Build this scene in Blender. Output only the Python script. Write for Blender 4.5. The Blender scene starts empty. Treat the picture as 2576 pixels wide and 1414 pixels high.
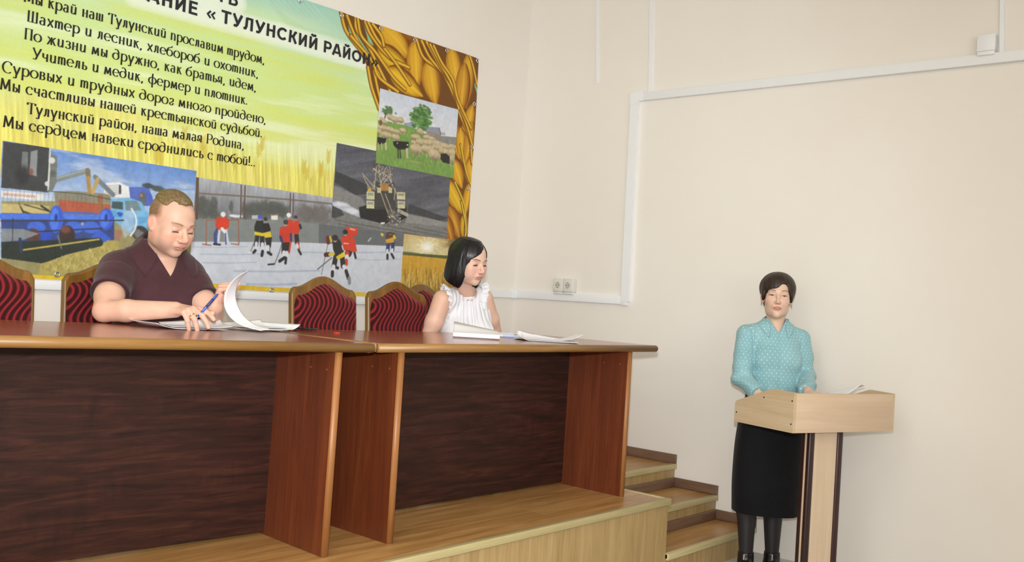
import bpy, bmesh, math, random
import numpy as np
from mathutils import Vector, Matrix
random.seed(7)
rng = np.random.default_rng(7)
scene = bpy.context.scene
COL = scene.collection
R_ = math.radians

# ------------------------------------------------------------------ camera
F_PX = 2391.7474
cam_d = bpy.data.cameras.new('camera')
cam_d.sensor_fit = 'HORIZONTAL'
cam_d.sensor_width = 36.0
cam_d.lens = F_PX / 2576 * 36.0
cam_d.clip_start = 0.02
cam_d.clip_end = 60
cam = bpy.data.objects.new('camera', cam_d)
COL.objects.link(cam)
_y, _p, _r = R_(49.0283), R_(1.0605), R_(3.5497)
FWD = Vector((math.sin(_y) * math.cos(_p), math.cos(_y) * math.cos(_p), math.sin(_p)))
_rt = Vector((math.cos(_y), -math.sin(_y), 0))
_up = _rt.cross(FWD)
RT = _rt * math.cos(_r) + _up * math.sin(_r)
UP = -_rt * math.sin(_r) + _up * math.cos(_r)
cam.matrix_world = Matrix(((RT.x, UP.x, -FWD.x, -5.1626), (RT.y, UP.y, -FWD.y, -4.4547), (RT.z, UP.z, -FWD.z, 1.3769), (0, 0, 0, 1)))
scene.camera = cam

# ------------------------------------------------------------------ world, light, exposure
scene.view_settings.view_transform = 'Standard'
scene.view_settings.look = 'None'
scene.view_settings.gamma = 1
scene.view_settings.use_curve_mapping = False
scene.view_settings.exposure = 0.03
world = bpy.data.worlds.new('world')
scene.world = world
world.use_nodes = True
world.node_tree.nodes['Background'].inputs[0].default_value = (1, 1, 1, 1)
world.node_tree.nodes['Background'].inputs[1].default_value = 0.12


def area_light(name, loc, target, sx, sy, power, color=(1, 1, 1)):
    d = bpy.data.lights.new(name, 'AREA')
    d.shape = 'RECTANGLE'
    d.size, d.size_y = sx, sy
    d.energy = power
    d.color = color
    o = bpy.data.objects.new(name, d)
    o.location = loc
    o.rotation_euler = (Vector(target) - Vector(loc)).to_track_quat('-Z', 'Y').to_euler()
    COL.objects.link(o)
    return o


CEIL = 3.75
# unseen ceiling panels added for even ambient light (fixtures are built further down)
FILL_PANELS = [(x, y) for x in (-7.6, -5.0, -2.4) for y in (-7.8, -5.4, -3.0)]
for _lx, _ly in FILL_PANELS:
    area_light('added_ceiling_fill', (_lx, _ly, CEIL - 0.07), (_lx, _ly, 0), 1.15, 0.55, 20 if _lx < -4 else 4, (1.0, 0.94, 0.85))
# the photographer's flash just above the lens
_fl = Vector(cam.matrix_world.translation) + UP * 0.17
_fd = bpy.data.lights.new('camera_flash', 'SPOT')
_fd.energy = 500
_fd.color = (0.96, 1.0, 1.03)
_fd.spot_size = R_(76)
_fd.spot_blend = 1.0
_fd.shadow_soft_size = 0.035
_fo = bpy.data.objects.new('camera_flash', _fd)
_fo.location = _fl
_fo.rotation_euler = (FWD - RT * 0.12 - UP * 0.04).to_track_quat('-Z', 'Y').to_euler()
COL.objects.link(_fo)
# added area fills at the unseen walls, left of and behind the photographer
area_light('added_wall_fill', (-9.3, -4.6, 2.2), (0, -2.2, 1.5), 5.0, 1.9, 66, (1.0, 0.96, 0.91))
area_light('added_wall_fill', (-6.6, -9.2, 2.1), (-3.6, 0, 1.8), 5.0, 1.8, 76, (1.0, 0.96, 0.91))


# ------------------------------------------------------------------ helpers
def lin(c):
    if isinstance(c, str):
        c = [int(c[i:i + 2], 16) / 255 for i in (0, 2, 4)]
    return tuple((v / 12.92 if v <= 0.04045 else ((v + 0.055) / 1.055) ** 2.4) for v in c)


def linA(a):
    a = np.asarray(a, float)
    return np.where(a <= 0.04045, a / 12.92, ((a + 0.055) / 1.055) ** 2.4)


class NT:
    def __init__(self, name):
        self.m = bpy.data.materials.new(name)
        self.m.use_nodes = True
        self.t = self.m.node_tree
        self.b = self.t.nodes['Principled BSDF']

    def n(self, kind, **kw):
        nd = self.t.nodes.new(kind)
        for k, v in kw.items():
            if k in nd.inputs and not hasattr(nd, k):
                nd.inputs[k].default_value = v
            elif hasattr(nd, k):
                setattr(nd, k, v)
            else:
                nd.inputs[k].default_value = v
        return nd

    def l(self, a, b):
        self.t.links.new(a, b)

    def set(self, **kw):
        for k, v in kw.items():
            self.b.inputs[k.replace('_', ' ')].default_value = v
        return self

    def math(self, op, a, b=None):
        nd = self.t.nodes.new('ShaderNodeMath')
        nd.operation = op
        for i, v in enumerate((a, b)):
            if v is None:
                continue
            if isinstance(v, (int, float)):
                nd.inputs[i].default_value = v
            else:
                self.l(v, nd.inputs[i])
        return nd.outputs[0]

    def coords(self, scale=(1, 1, 1), rot=(0, 0, 0), kind='Object'):
        tc = self.t.nodes.new('ShaderNodeTexCoord')
        mp = self.t.nodes.new('ShaderNodeMapping')
        mp.inputs['Scale'].default_value = scale
        mp.inputs['Rotation'].default_value = rot
        self.l(tc.outputs[kind], mp.inputs['Vector'])
        return mp.outputs[0]

    def noise(self, vec, scale=5, detail=4, rough=0.55, dist=0.0):
        nd = self.t.nodes.new('ShaderNodeTexNoise')
        nd.inputs['Scale'].default_value = scale
        nd.inputs['Detail'].default_value = detail
        nd.inputs['Roughness'].default_value = rough
        nd.inputs['Distortion'].default_value = dist
        self.l(vec, nd.inputs['Vector'])
        return nd.outputs[0]

    def ramp(self, fac, stops):
        nd = self.t.nodes.new('ShaderNodeValToRGB')
        els = nd.color_ramp.elements
        while len(els) < len(stops):
            els.new(0.5)
        for e, (p, c) in zip(els, stops):
            e.position = p
            e.color = (*lin(c), 1)
        self.l(fac, nd.inputs[0])
        return nd.outputs[0]

    def mix(self, fac, a, b, blend='MIX'):
        nd = self.t.nodes.new('ShaderNodeMix')
        nd.data_type = 'RGBA'
        nd.blend_type = blend
        if isinstance(fac, (int, float)):
            nd.inputs[0].default_value = fac
        else:
            self.l(fac, nd.inputs[0])
        for i, v in ((6, a), (7, b)):
            if isinstance(v, str):
                nd.inputs[i].default_value = (*lin(v), 1)
            else:
                self.l(v, nd.inputs[i])
        return nd.outputs[2]

    def bump(self, h, strength=0.2, dist=0.005):
        nd = self.t.nodes.new('ShaderNodeBump')
        nd.inputs['Strength'].default_value = strength
        nd.inputs['Distance'].default_value = dist
        self.l(h, nd.inputs['Height'])
        self.l(nd.outputs[0], self.b.inputs['Normal'])

    def color(self, sock):
        self.l(sock, self.b.inputs['Base Color'])
        return self


def plain(name, c, rough=0.5, metal=0.0, spec=0.5, var=0.0, vscale=20):
    t = NT(name)
    t.set(Roughness=rough, Metallic=metal)
    t.b.inputs['Specular IOR Level'].default_value = spec
    if var:
        nz = t.noise(t.coords(), vscale, 3)
        a = np.array([int(c[i:i + 2], 16) for i in (0, 2, 4)])
        lo = ''.join('%02x' % int(max(0, v * (1 - var))) for v in a)
        hi = ''.join('%02x' % int(min(255, v * (1 + var))) for v in a)
        t.color(t.ramp(nz, [(0.3, lo), (0.7, hi)]))
    else:
        t.b.inputs['Base Color'].default_value = (*lin(c), 1)
    return t.m


def wood(name, dark, mid, light, axis='x', scale=1.0, rough=0.35, coat=0.0, stretch=14.0, spec=0.5):
    """grain runs along the given object axis"""
    t = NT(name)
    s = [stretch * scale] * 3
    s['xyz'.index(axis)] = 1.0 * scale
    v = t.coords(tuple(s))
    n1 = t.noise(v, 1.6, 5, 0.6, 0.8)
    s2 = [90.0 * scale] * 3
    s2['xyz'.index(axis)] = 3.0 * scale
    n2 = t.noise(t.coords(tuple(s2)), 2.0, 3, 0.5, 0.2)
    f = t.math('ADD', t.math('MULTIPLY', n1, 0.72), t.math('MULTIPLY', n2, 0.28))
    t.color(t.ramp(f, [(0.30, dark), (0.5, mid), (0.70, light)]))
    t.set(Roughness=rough, Coat_Weight=coat, Coat_Roughness=0.12)
    t.b.inputs['Specular IOR Level'].default_value = spec
    t.bump(n2, 0.05, 0.002)
    return t.m


def link(name, me, mat=None, parent=None):
    o = bpy.data.objects.new(name, me)
    COL.objects.link(o)
    if mat is not None and not me.materials:
        for m in (mat if isinstance(mat, (list, tuple)) else [mat]):
            me.materials.append(m)
    if parent is not None:
        o.parent = parent
    return o


def tag(o, label, cat, group=None):
    o['label'] = label
    o['category'] = cat
    if group:
        o['group'] = group
    return o


def thing(name, label, cat, loc=(0, 0, 0), rz=0.0, group=None):
    o = bpy.data.objects.new(name, None)
    COL.objects.link(o)
    o.empty_display_size = 0.1
    o.location = loc
    o.rotation_euler = (0, 0, rz)
    return tag(o, label, cat, group)


def struct(o):
    o['kind'] = 'structure'
    return o


def copy_tree(o, parent=None):
    c = o.copy()
    COL.objects.link(c)
    if parent is not None:
        c.parent = parent
    for ch in list(o.children):
        copy_tree(ch, c)
    return c


class MB:
    """collects shapes into one mesh"""

    def __init__(self):
        self.v, self.f, self.mi, self.sm = [], [], [], []

    def add(self, verts, faces, mi=0, smooth=False):
        o = len(self.v)
        self.v += [tuple(v) for v in verts]
        self.f += [tuple(i + o for i in f) for f in faces]
        self.mi += [mi] * len(faces)
        self.sm += [smooth] * len(faces)
        return self

    def box(self, a, b, bev=0.0, mi=0, M=None):
        bm = bmesh.new()
        bmesh.ops.create_cube(bm, size=1)
        a, b = Vector(a), Vector(b)
        for v in bm.verts:
            v.co = Vector([(a[i] + b[i]) / 2 + v.co[i] * abs(b[i] - a[i]) for i in range(3)])
        if bev:
            bmesh.ops.bevel(bm, geom=bm.edges[:], offset=bev, segments=2, affect='EDGES', profile=0.5)
        if M is not None:
            bmesh.ops.transform(bm, matrix=M, verts=bm.verts)
        bm.verts.index_update()
        self.add([v.co for v in bm.verts], [[v.index for v in f.verts] for f in bm.faces], mi, bool(bev))
        bm.free()
        return self

    def prism(self, poly, d0, d1, axis='y', mi=0, smooth=False):
        """polygon in the two other axes, extruded along axis from d0 to d1"""
        n = len(poly)
        vs = []
        for d in (d0, d1):
            for (p, q) in poly:
                vs.append({'x': (d, p, q), 'y': (p, d, q), 'z': (p, q, d)}[axis])
        fs = [list(range(n))[::-1], list(range(n, 2 * n))]
        area = sum(poly[i][0] * poly[(i + 1) % n][1] - poly[(i + 1) % n][0] * poly[i][1] for i in range(n))
        flip = (area > 0) == (axis in 'y')
        for i in range(n):
            j = (i + 1) % n
            fs.append([i, j, n + j, n + i])
        if flip != (d1 < d0):
            fs = [f[::-1] for f in fs]
        return self.add(vs, fs, mi, smooth)

    def cyl(self, a, b, r0, r1=None, n=20, mi=0, cap=True, smooth=True):
        r1 = r0 if r1 is None else r1
        a, b = Vector(a), Vector(b)
        d = (b - a).normalized()
        u = d.orthogonal().normalized()
        w = d.cross(u)
        vs = []
        for c, r in ((a, r0), (b, r1)):
            for i in range(n):
                t = 2 * math.pi * i / n
                vs.append(c + (u * math.cos(t) + w * math.sin(t)) * r)
        self.add(vs, [[i, (i + 1) % n, n + (i + 1) % n, n + i] for i in range(n)], mi, smooth)
        if cap:
            self.add(vs, [list(range(n))[::-1], list(range(n, 2 * n))], mi, False)
        return self

    def tube(self, pts, r, n=10, mi=0, closed=False):
        pts = [Vector(p) for p in pts]
        rr = r if isinstance(r, (list, tuple)) else [r] * len(pts)
        vs, m = [], len(pts)
        prev = None
        for i, p in enumerate(pts):
            if closed:
                d = pts[(i + 1) % m] - pts[i - 1]
            else:
                d = pts[min(i + 1, m - 1)] - pts[max(i - 1, 0)]
            d.normalize()
            u = d.orthogonal().normalized() if prev is None else (prev - d * prev.dot(d)).normalized()
            prev = u
            w = d.cross(u)
            for k in range(n):
                t = 2 * math.pi * k / n
                vs.append(p + (u * math.cos(t) + w * math.sin(t)) * rr[i])
        fs = []
        for i in range(m if closed else m - 1):
            for k in range(n):
                a, b = i * n + k, i * n + (k + 1) % n
                c, d = ((i + 1) % m) * n + (k + 1) % n, ((i + 1) % m) * n + k
                fs.append([a, b, c, d])
        if not closed:
            fs.append(list(range(n))[::-1])
            fs.append(list(range((m - 1) * n, m * n)))
        return self.add(vs, fs, mi, True)

    def grid(self, P, mi=0, smooth=True, closed_u=False):
        """P[i][j] rows of points"""
        m, n = len(P), len(P[0])
        vs = [p for row in P for p in row]
        fs = []
        for i in range(m - 1):
            for j in range(n if closed_u else n - 1):
                fs.append([i * n + j, i * n + (j + 1) % n, (i + 1) * n + (j + 1) % n, (i + 1) * n + j])
        return self.add(vs, fs, mi, smooth)

    def mesh(self, name):
        me = bpy.data.meshes.new(name)
        me.from_pydata([tuple(v) for v in self.v], [], [list(f) for f in self.f])
        me.polygons.foreach_set('material_index', self.mi)
        me.polygons.foreach_set('use_smooth', self.sm)
        me.update()
        return me

    def build(self, name, mat, parent=None):
        return link(name, self.mesh(name), mat, parent)


def sheet(P, t):
    """closed thin solid from a grid of points (a sheet of thickness t)"""
    P = np.asarray(P, float)
    du = np.gradient(P, axis=0)
    dv = np.gradient(P, axis=1)
    nrm = np.cross(du, dv)
    nrm /= np.linalg.norm(nrm, axis=2, keepdims=True) + 1e-12
    Q = P + nrm * t
    m, n = P.shape[:2]
    mb = MB()
    vs = [tuple(p) for p in P.reshape(-1, 3)] + [tuple(p) for p in Q.reshape(-1, 3)]
    N = m * n
    fs = []
    for i in range(m - 1):
        for j in range(n - 1):
            a, b, c, d = i * n + j, i * n + j + 1, (i + 1) * n + j + 1, (i + 1) * n + j
            fs.append([d, c, b, a])
            fs.append([N + a, N + b, N + c, N + d])
    bd = [(0, j) for j in range(n)] + [(i, n - 1) for i in range(1, m)] + [(m - 1, j) for j in range(n - 2, -1, -1)] + [(i, 0) for i in range(m - 2, 0, -1)]
    for k in range(len(bd)):
        a = bd[k][0] * n + bd[k][1]
        b = bd[(k + 1) % len(bd)][0] * n + bd[(k + 1) % len(bd)][1]
        fs.append([a, b, N + b, N + a])
    mb.add(vs, fs, 0, True)
    return mb


def spline(pts, n):
    """Catmull-Rom through pts, n samples per span"""
    P = [np.asarray(p, float) for p in pts]
    P = [2 * P[0] - P[1]] + P + [2 * P[-1] - P[-2]]
    out = []
    for i in range(1, len(P) - 2):
        for k in range(n):
            t = k / n
            a, b, c, d = P[i - 1], P[i], P[i + 1], P[i + 2]
            out.append(0.5 * (2 * b + (c - a) * t + (2 * a - 5 * b + 4 * c - d) * t * t + (3 * b - a - 3 * c + d) * t ** 3))
    out.append(P[-2])
    return np.array(out)
# ------------------------------------------------------------------ the room
SZ = 0.42                                # height of the stage


def wall_mat(name, c, lo, hi):
    t = NT(name)
    v = t.coords()
    n = t.noise(v, 1.3, 3)
    t.color(t.ramp(n, [(0.3, lo), (0.7, hi)]))
    t.set(Roughness=0.62)
    t.b.inputs['Specular IOR Level'].default_value = 0.3
    wv = t.n('ShaderNodeTexWave')
    t.l(t.coords((1, 1, 1), (0.5, 0.5, 0.8)), wv.inputs['Vector'])
    wv.inputs['Scale'].default_value = 45
    wv.inputs['Distortion'].default_value = 2.0
    t.bump(wv.outputs['Fac'], 0.035, 0.0012)
    return t.m


M_wall = wall_mat('peach_wallpaper', None, 'eee8df', 'f1ece5')
M_ceil = plain('white_ceiling_paint', 'e9e4da', 0.8)
t_ = NT('grey_linoleum')
t_.color(t_.ramp(t_.noise(t_.coords(), 60, 3), [(0.35, 'b9bab8'), (0.65, 'c9cac8')]))
t_.set(Roughness=0.35)
M_lino = t_.m
M_laminate = None


def plank_mat(name, axis, dark, mid, light, pw=0.13, pl=1.2, rough=0.3):
    t = NT(name)
    tc = t.coords()
    br = t.n('ShaderNodeTexBrick')
    mp = t.coords((1, 1, 1), (0, 0, 0 if axis == 'x' else R_(90)))
    t.l(mp, br.inputs['Vector'])
    br.inputs['Scale'].default_value = 1
    br.inputs['Brick Width'].default_value = pl
    br.inputs['Row Height'].default_value = pw
    br.inputs['Mortar Size'].default_value = 0.0012
    br.inputs['Mortar Smooth'].default_value = 0.4
    br.inputs['Bias'].default_value = 0
    br.inputs['Color1'].default_value = (0.25, 0.25, 0.25, 1)
    br.inputs['Color2'].default_value = (0.75, 0.75, 0.75, 1)
    br.inputs['Mortar'].default_value = (0.1, 0.1, 0.1, 1)
    s = (1.2, 16, 16) if axis == 'x' else (16, 1.2, 16)
    n = t.noise(t.coords(s), 1.5, 4, 0.6, 0.7)
    f = t.math('ADD', t.math('MULTIPLY', n, 0.75), t.math('MULTIPLY', br.outputs['Color'], 0.25))
    t.color(t.ramp(f, [(0.32, dark), (0.5, mid), (0.68, light)]))
    t.set(Roughness=rough)
    return t.m


M_deck = plank_mat('oak_laminate_deck', 'x', '936938', 'b0834c', 'c89c63')
M_riser = wood('oak_laminate_riser', '97794a', 'ab8f5e', 'bda272', 'z', 1.0, 0.4)
M_nosing = wood('pale_oak_nosing', 'ab9a6a', 'bcad7c', 'cbbd8e', 'x', 1.0, 0.4)
M_skirting = wood('walnut_skirting', '5e4637', '755a48', '8a6d58', 'y', 1.2, 0.4)
M_plastic = plain('white_plastic_trunking', 'f0f2f5', 0.35)

XL, YF = -9.6, -9.6
struct(MB().box((XL - .15, 0, 0), (0.15, 0.15, CEIL)).build('wall_back', M_wall))
struct(MB().box((0, YF, 0), (0.15, 0, CEIL)).build('wall_right', M_wall))
struct(MB().box((XL - .15, YF, 0), (XL, 0, CEIL)).build('wall_left', M_wall))
struct(MB().box((XL - .15, YF - .15, 0), (0.15, YF, CEIL)).build('wall_front', M_wall))
struct(MB().box((XL - .15, YF - .15, -0.1), (0.15, 0.15, 0)).build('floor', M_lino))
struct(MB().box((XL - .15, YF - .15, CEIL), (0.15, 0.15, CEIL + .1)).build('ceiling', M_ceil))

# unseen windows made up to house the two wall fills
M_fillframe = plain('added_window_frame_white', 'eceae4', 0.4)
t_ = NT('glowing_fill_glass')
t_.b.inputs['Base Color'].default_value = (0.75, 0.8, 0.85, 1)
t_.b.inputs['Emission Color'].default_value = (0.95, 0.98, 1, 1)
t_.b.inputs['Emission Strength'].default_value = 1.2  # panes glow as part of the added wall fill
t_.set(Roughness=0.1)
M_fillglass = t_.m


def added_window(name, M):
    w = MB()
    for a, b in (((-2.5, -.95), (2.5, -.87)), ((-2.5, .87), (2.5, .95)), ((-2.5, -.87), (-2.42, .87)), ((2.42, -.87), (2.5, .87)), ((-.88, -.87), (-.80, .87)), ((.80, -.87), (.88, .87))):
        w.box((a[0], 0, a[1]), (b[0], .06, b[1]), .004)
    o = struct(w.build(name, M_fillframe))
    o.matrix_world = M
    for x0, x1 in ((-2.42, -.88), (-.80, .80), (.88, 2.42)):
        MB().box((x0, .02, -.87), (x1, .03, .87)).build('added_window_pane', M_fillglass, o)
    MB().box((-2.56, 0, -1.0), (2.56, .18, -.95), .006).build('added_window_sill', M_fillframe, o)


added_window('added_window_1', Matrix.Translation((XL, -4.6, 2.2)) @ Matrix.Rotation(R_(-90), 4, 'Z'))
added_window('added_window_2', Matrix.Translation((-6.6, YF, 2.1)))

# lamps added on the unseen ceiling to house the ambient fill panels
M_lampframe = plain('added_lamp_frame_white', 'e8e8e6', 0.4)
t_ = NT('added_lamp_diffuser')
t_.set(Roughness=0.5)
t_.b.inputs['Base Color'].default_value = (0.9, 0.9, 0.9, 1)
t_.b.inputs['Emission Color'].default_value = (1, 0.96, 0.9, 1)
t_.b.inputs['Emission Strength'].default_value = 2.0
M_diff = t_.m
lamp0 = None
for i, (x, y) in enumerate(FILL_PANELS):
    if lamp0 is None:
        lamp0 = thing('added_ceiling_lamp', 'unseen rectangular panel lamp added on the ceiling for ambient light', 'lamp', (x, y, CEIL), 0, 'added ceiling panel lamps')
        f = MB()
        for a, b in (((-.62, -.32), (.62, -.29)), ((-.62, .29), (.62, .32)), ((-.62, -.29), (-.59, .29)), ((.59, -.29), (.62, .29))):
            f.box((*a, -.06), (*b, 0))
        f.build('frame', M_lampframe, lamp0)
        MB().box((-.59, -.29, -.05), (.59, .29, -.03)).build('diffuser', M_diff, lamp0)
    else:
        c = copy_tree(lamp0)
        c.location = (x, y, CEIL)

# ------------------------------------------------------------------ stage and stairs
XS, YS = -0.97, -1.96                    # stage corner
Y1, Y2, Y3 = -1.41, -1.705, -1.962         # nosings of the three stair levels
RS = SZ / 3
stage = thing('stage_platform', 'low wooden stage with oak laminate deck carrying the two long desks', 'stage', (0, 0, 0))
NZ = 0.03
dk = MB()
dk.box((XL, YS + .005, SZ - .02), (XS - .005, 0, SZ))
dk.box((XS - .005, Y1 + .005, SZ - .02), (0, 0, SZ))
dk.build('deck', M_deck, stage)
st = MB().box((XL, YS + .012, 0), (XS - .0005, YS + .03, SZ - .02))
st.build('front_panel', M_riser, stage)
MB().box((XS - .03, YS + .03, 0), (XS - .0005, -.02, SZ - .02)).build('side_panel', M_riser, stage)
nz = MB()
nz.box((XL, YS - .004, SZ - NZ), (XS + .004, YS + .03, SZ + .003), .004)
nz.build('front_edge_trim', M_nosing, stage)
MB().box((XS - .028, YS + .03, SZ - NZ), (XS + .004, Y1 - .004, SZ + .003), .004).build('side_edge_trim', M_nosing, stage)

stairs = thing('stair_flight', 'short flight of oak laminate steps between stage and right wall', 'stairs', (0, 0, 0))
for k, (yf, yb, z) in enumerate(((Y2, Y1, SZ - RS), (Y3, Y2, SZ - 2 * RS))):
    MB().box((XS, yf + .005, z - .02), (0, yb + .012, z)).build('tread', M_deck, stairs)
for k, (yf, z1) in enumerate(((Y1, SZ), (Y2, SZ - RS), (Y3, SZ - 2 * RS))):
    MB().box((XS, yf + .012, z1 - RS), (0, yf + .028, z1 - .02)).build('riser', M_riser, stairs)
    MB().box((XS, yf - .004, z1 - NZ), (0, yf + .03, z1 + .003), .004).build('nosing', M_nosing, stairs)
# skirting boards
SK, ST = 0.058, 0.016
struct(MB().box((-ST, Y1 + .0, SZ + .003), (0, -.0, SZ + SK), .003).build('baseboard_right', M_skirting))
struct(MB().box((-ST, Y2, SZ - RS + .003), (0, Y1 + .012, SZ - RS + SK), .003).build('baseboard_right.001', M_skirting))
struct(MB().box((-ST, Y3, SZ - 2 * RS + .003), (0, Y2 + .012, SZ - 2 * RS + SK), .003).build('baseboard_right.002', M_skirting))
M_skx = wood('walnut_skirting_across', '5e4637', '755a48', '8a6d58', 'x', 1.2, 0.4)
struct(MB().box((XS + .002, Y1 - .004, SZ - RS + .001), (-ST, Y1 + .012, SZ - RS + SK), .003).build('baseboard_stair', M_skx))
struct(MB().box((XS + .002, Y2 - .004, SZ - 2 * RS + .001), (-ST, Y2 + .012, SZ - 2 * RS + SK), .003).build('baseboard_stair.001', M_skx))
struct(MB().box((XL, -ST, SZ), (-ST, 0, SZ + SK), .003).build('baseboard_back', M_skx))

# ------------------------------------------------------------------ trunking, conduits, sockets
TD = 0.026
tr = thing('cable_trunking', 'white plastic cable trunking stepping along the peach right wall', 'cable trunking', (0, 0, 1.4))


def rel(mb, name, mat, root):
    o = mb.build(name, mat, root)
    o.matrix_parent_inverse = Matrix.Translation(root.location).inverted()
    return o


def slopebox(x0, z0, x1, z1, h, d):
    """box along the back wall with sloping ends heights"""
    mb = MB()
    mb.prism([(x0, z0), (x1, z1), (x1, z1 + h), (x0, z0 + h)], -d, 0, 'y')
    return mb


rel(slopebox(-.52, 1.376, -0.03, 1.384, .052, TD), 'back_wall_length', M_plastic, tr)
low_tr = MB().box((-5.2, -TD, 1.286), (-.9, 0, 1.328), .002).build('cable_trunking', M_plastic)
tag(low_tr, 'white plastic cable trunking just under the printed banner, behind the chairs', 'cable trunking')
rel(MB().box((-TD, -.955, 1.384), (0, -.03, 1.438), .002), 'lower_length', M_plastic, tr)
cj = MB().box((-.045, -TD - .002, 1.380), (0, 0, 1.441), .002)
cj.box((-TD - .002, -.045, 1.380), (0, -TD, 1.441), .002)
rel(cj, 'corner_joint', M_plastic, tr)
rel(MB().box((-TD - .001, -.985, 1.378), (0, -.94, 1.446), .002), 'end_cap', M_plastic, tr)
vt = MB()
vt.prism([(-.925, 2.69), (-.985, 2.69), (-1.001, 1.404), (-.941, 1.404)], -TD - .004, -.0, 'x')
rel(vt, 'riser_length', M_plastic, tr)
el = MB().prism([(-.922, 2.690), (-.922, 2.752), (-.934, 2.768), (-1.02, 2.767), (-1.02, 2.708), (-.988, 2.708), (-.988, 2.690)], -TD - .007, 0, 'x')
rel(el, 'elbow', M_plastic, tr)
rel(MB().box((-TD - .003, -6.0, 2.710), (0, -1.02, 2.763), .002), 'upper_length', M_plastic, tr)

for nm, y, ztop, zbot, yb, w, lab in (
        ('cable_conduit', -.566, CEIL, 2.861, -.632, .012, 'thin white conduit ending free on the wall, nearest the corner'),
        ('cable_conduit', -1.01, CEIL, 2.763, -1.058, .02, 'thin white conduit dropping onto the left end of the upper trunking'),
        ('cable_conduit', -3.10, CEIL, 2.763, -3.14, .021, 'white conduit dropping to the trunking beside the square junction box')):
    mb = MB().prism([(y + w / 2, ztop), (y - w / 2, ztop), (yb - w / 2, zbot), (yb + w / 2, zbot)], -.014, 0, 'x')
    tag(mb.build(nm, M_plastic), lab, 'conduit')

jb = thing('junction_box', 'square white plastic junction box sitting on the upper trunking', 'junction box', (0, -3.07, 2.81))
rel(MB().box((-.048, -3.115, 2.772), (0, -3.03, 2.856), .003), 'cover', M_plastic, jb)
rel(MB().box((-.044, -3.113, 2.752), (0, -3.032, 2.772), .003), 'base', M_plastic, jb)

M_socket = plain('socket_white', 'e2e1db', 0.35)
M_dark = plain('dark_hole', '6d6a64', 0.7)
M_metal = plain('nickel_metal', 'c9c9c9', 0.3, 1.0)
for y, lab in ((-.429, 'left one of two white power sockets above the lower trunking'), (-.515, 'right one of two white power sockets above the lower trunking')):
    so = thing('power_socket', lab, 'power socket', (0, y, 1.49), 0, 'double power sockets')
    MB().box((-.05, -.042, -.045), (0, .042, .045), .005).build('housing', M_socket, so)
    b = MB().box((-.044, -.040, -.062), (0, .040, -.045), .003)
    b.build('foot', M_socket, so)
    ring = MB()
    ring.cyl((-.0515, 0, .0), (-.049, 0, .0), .021, .021, 28)
    w = ring.build('well', plain('socket_well', 'c5c3bb', 0.5), so)
    for dy in (-.0095, .0095):
        MB().cyl((-.0525, dy, .0), (-.051, dy, .0), .0035, .0035, 12).build('pin_hole', M_dark, w)
    MB().box((-.053, -.003, .014), (-.051, .003, .021)).build('earth_clip', M_metal, w)
    MB().box((-.053, -.003, -.021), (-.051, .003, -.014)).build('earth_clip', M_metal, w)
# ------------------------------------------------------------------ conference desks
M_top = wood('cherry_laminate_top', '8a4d34', '97573c', 'a36347', 'x', 0.8, 0.22, 0.25)
M_edge = wood('oak_edge_band', '785326', '8e6735', 'a17a47', 'x', 1.0, 0.42)
M_edgez = wood('oak_edge_band_upright', '7e5228', '935f33', 'a47142', 'z', 1.0, 0.45)
M_panel = wood('red_cherry_side_panel', '4e2415', '622f19', '763c20', 'z', 0.6, 0.32)
t_ = NT('dark_burl_front_panel')
n_ = t_.noise(t_.coords((2.2, 20, 26)), 1.4, 6, 0.65, 1.2)
n2_ = t_.noise(t_.coords((26, 8, 5)), 1.0, 4, 0.6, 0.5)
k_ = t_.ramp(t_.noise(t_.coords((3.5, 3, 5)), 1.0, 2), [(0.52, '000000'), (0.66, 'ffffff')])
f_ = t_.math('ADD', n_, t_.math('MULTIPLY', t_.math('MULTIPLY', t_.math('SUBTRACT', n2_, 0.5), k_), 0.55))
t_.color(t_.ramp(f_, [(0.30, '1f0f0c'), (0.5, '311912'), (0.68, '43241a')]))
t_.set(Roughness=0.5)
t_.b.inputs['Specular IOR Level'].default_value = 0.25
M_front = t_.m

M_cap = plain('brown_screw_cap', '8c4c33', 0.4)
DESK_Z = SZ + 0.760


def bullnose(x0, x1, yf, yb, z0, z1, n=7):
    """long edge strip with rounded front, grain along x"""
    r = (z1 - z0) / 2
    prof = [(yb, z0), (yf + r, z0)] + [(yf + r - r * math.sin(math.pi * k / n), (z0 + z1) / 2 - r * math.cos(math.pi * k / n)) for k in range(1, n)] + [(yf + r, z1), (yb, z1)]
    mb = MB()
    mb.prism(prof, x0, x1, 'x', 0, True)
    return mb


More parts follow.
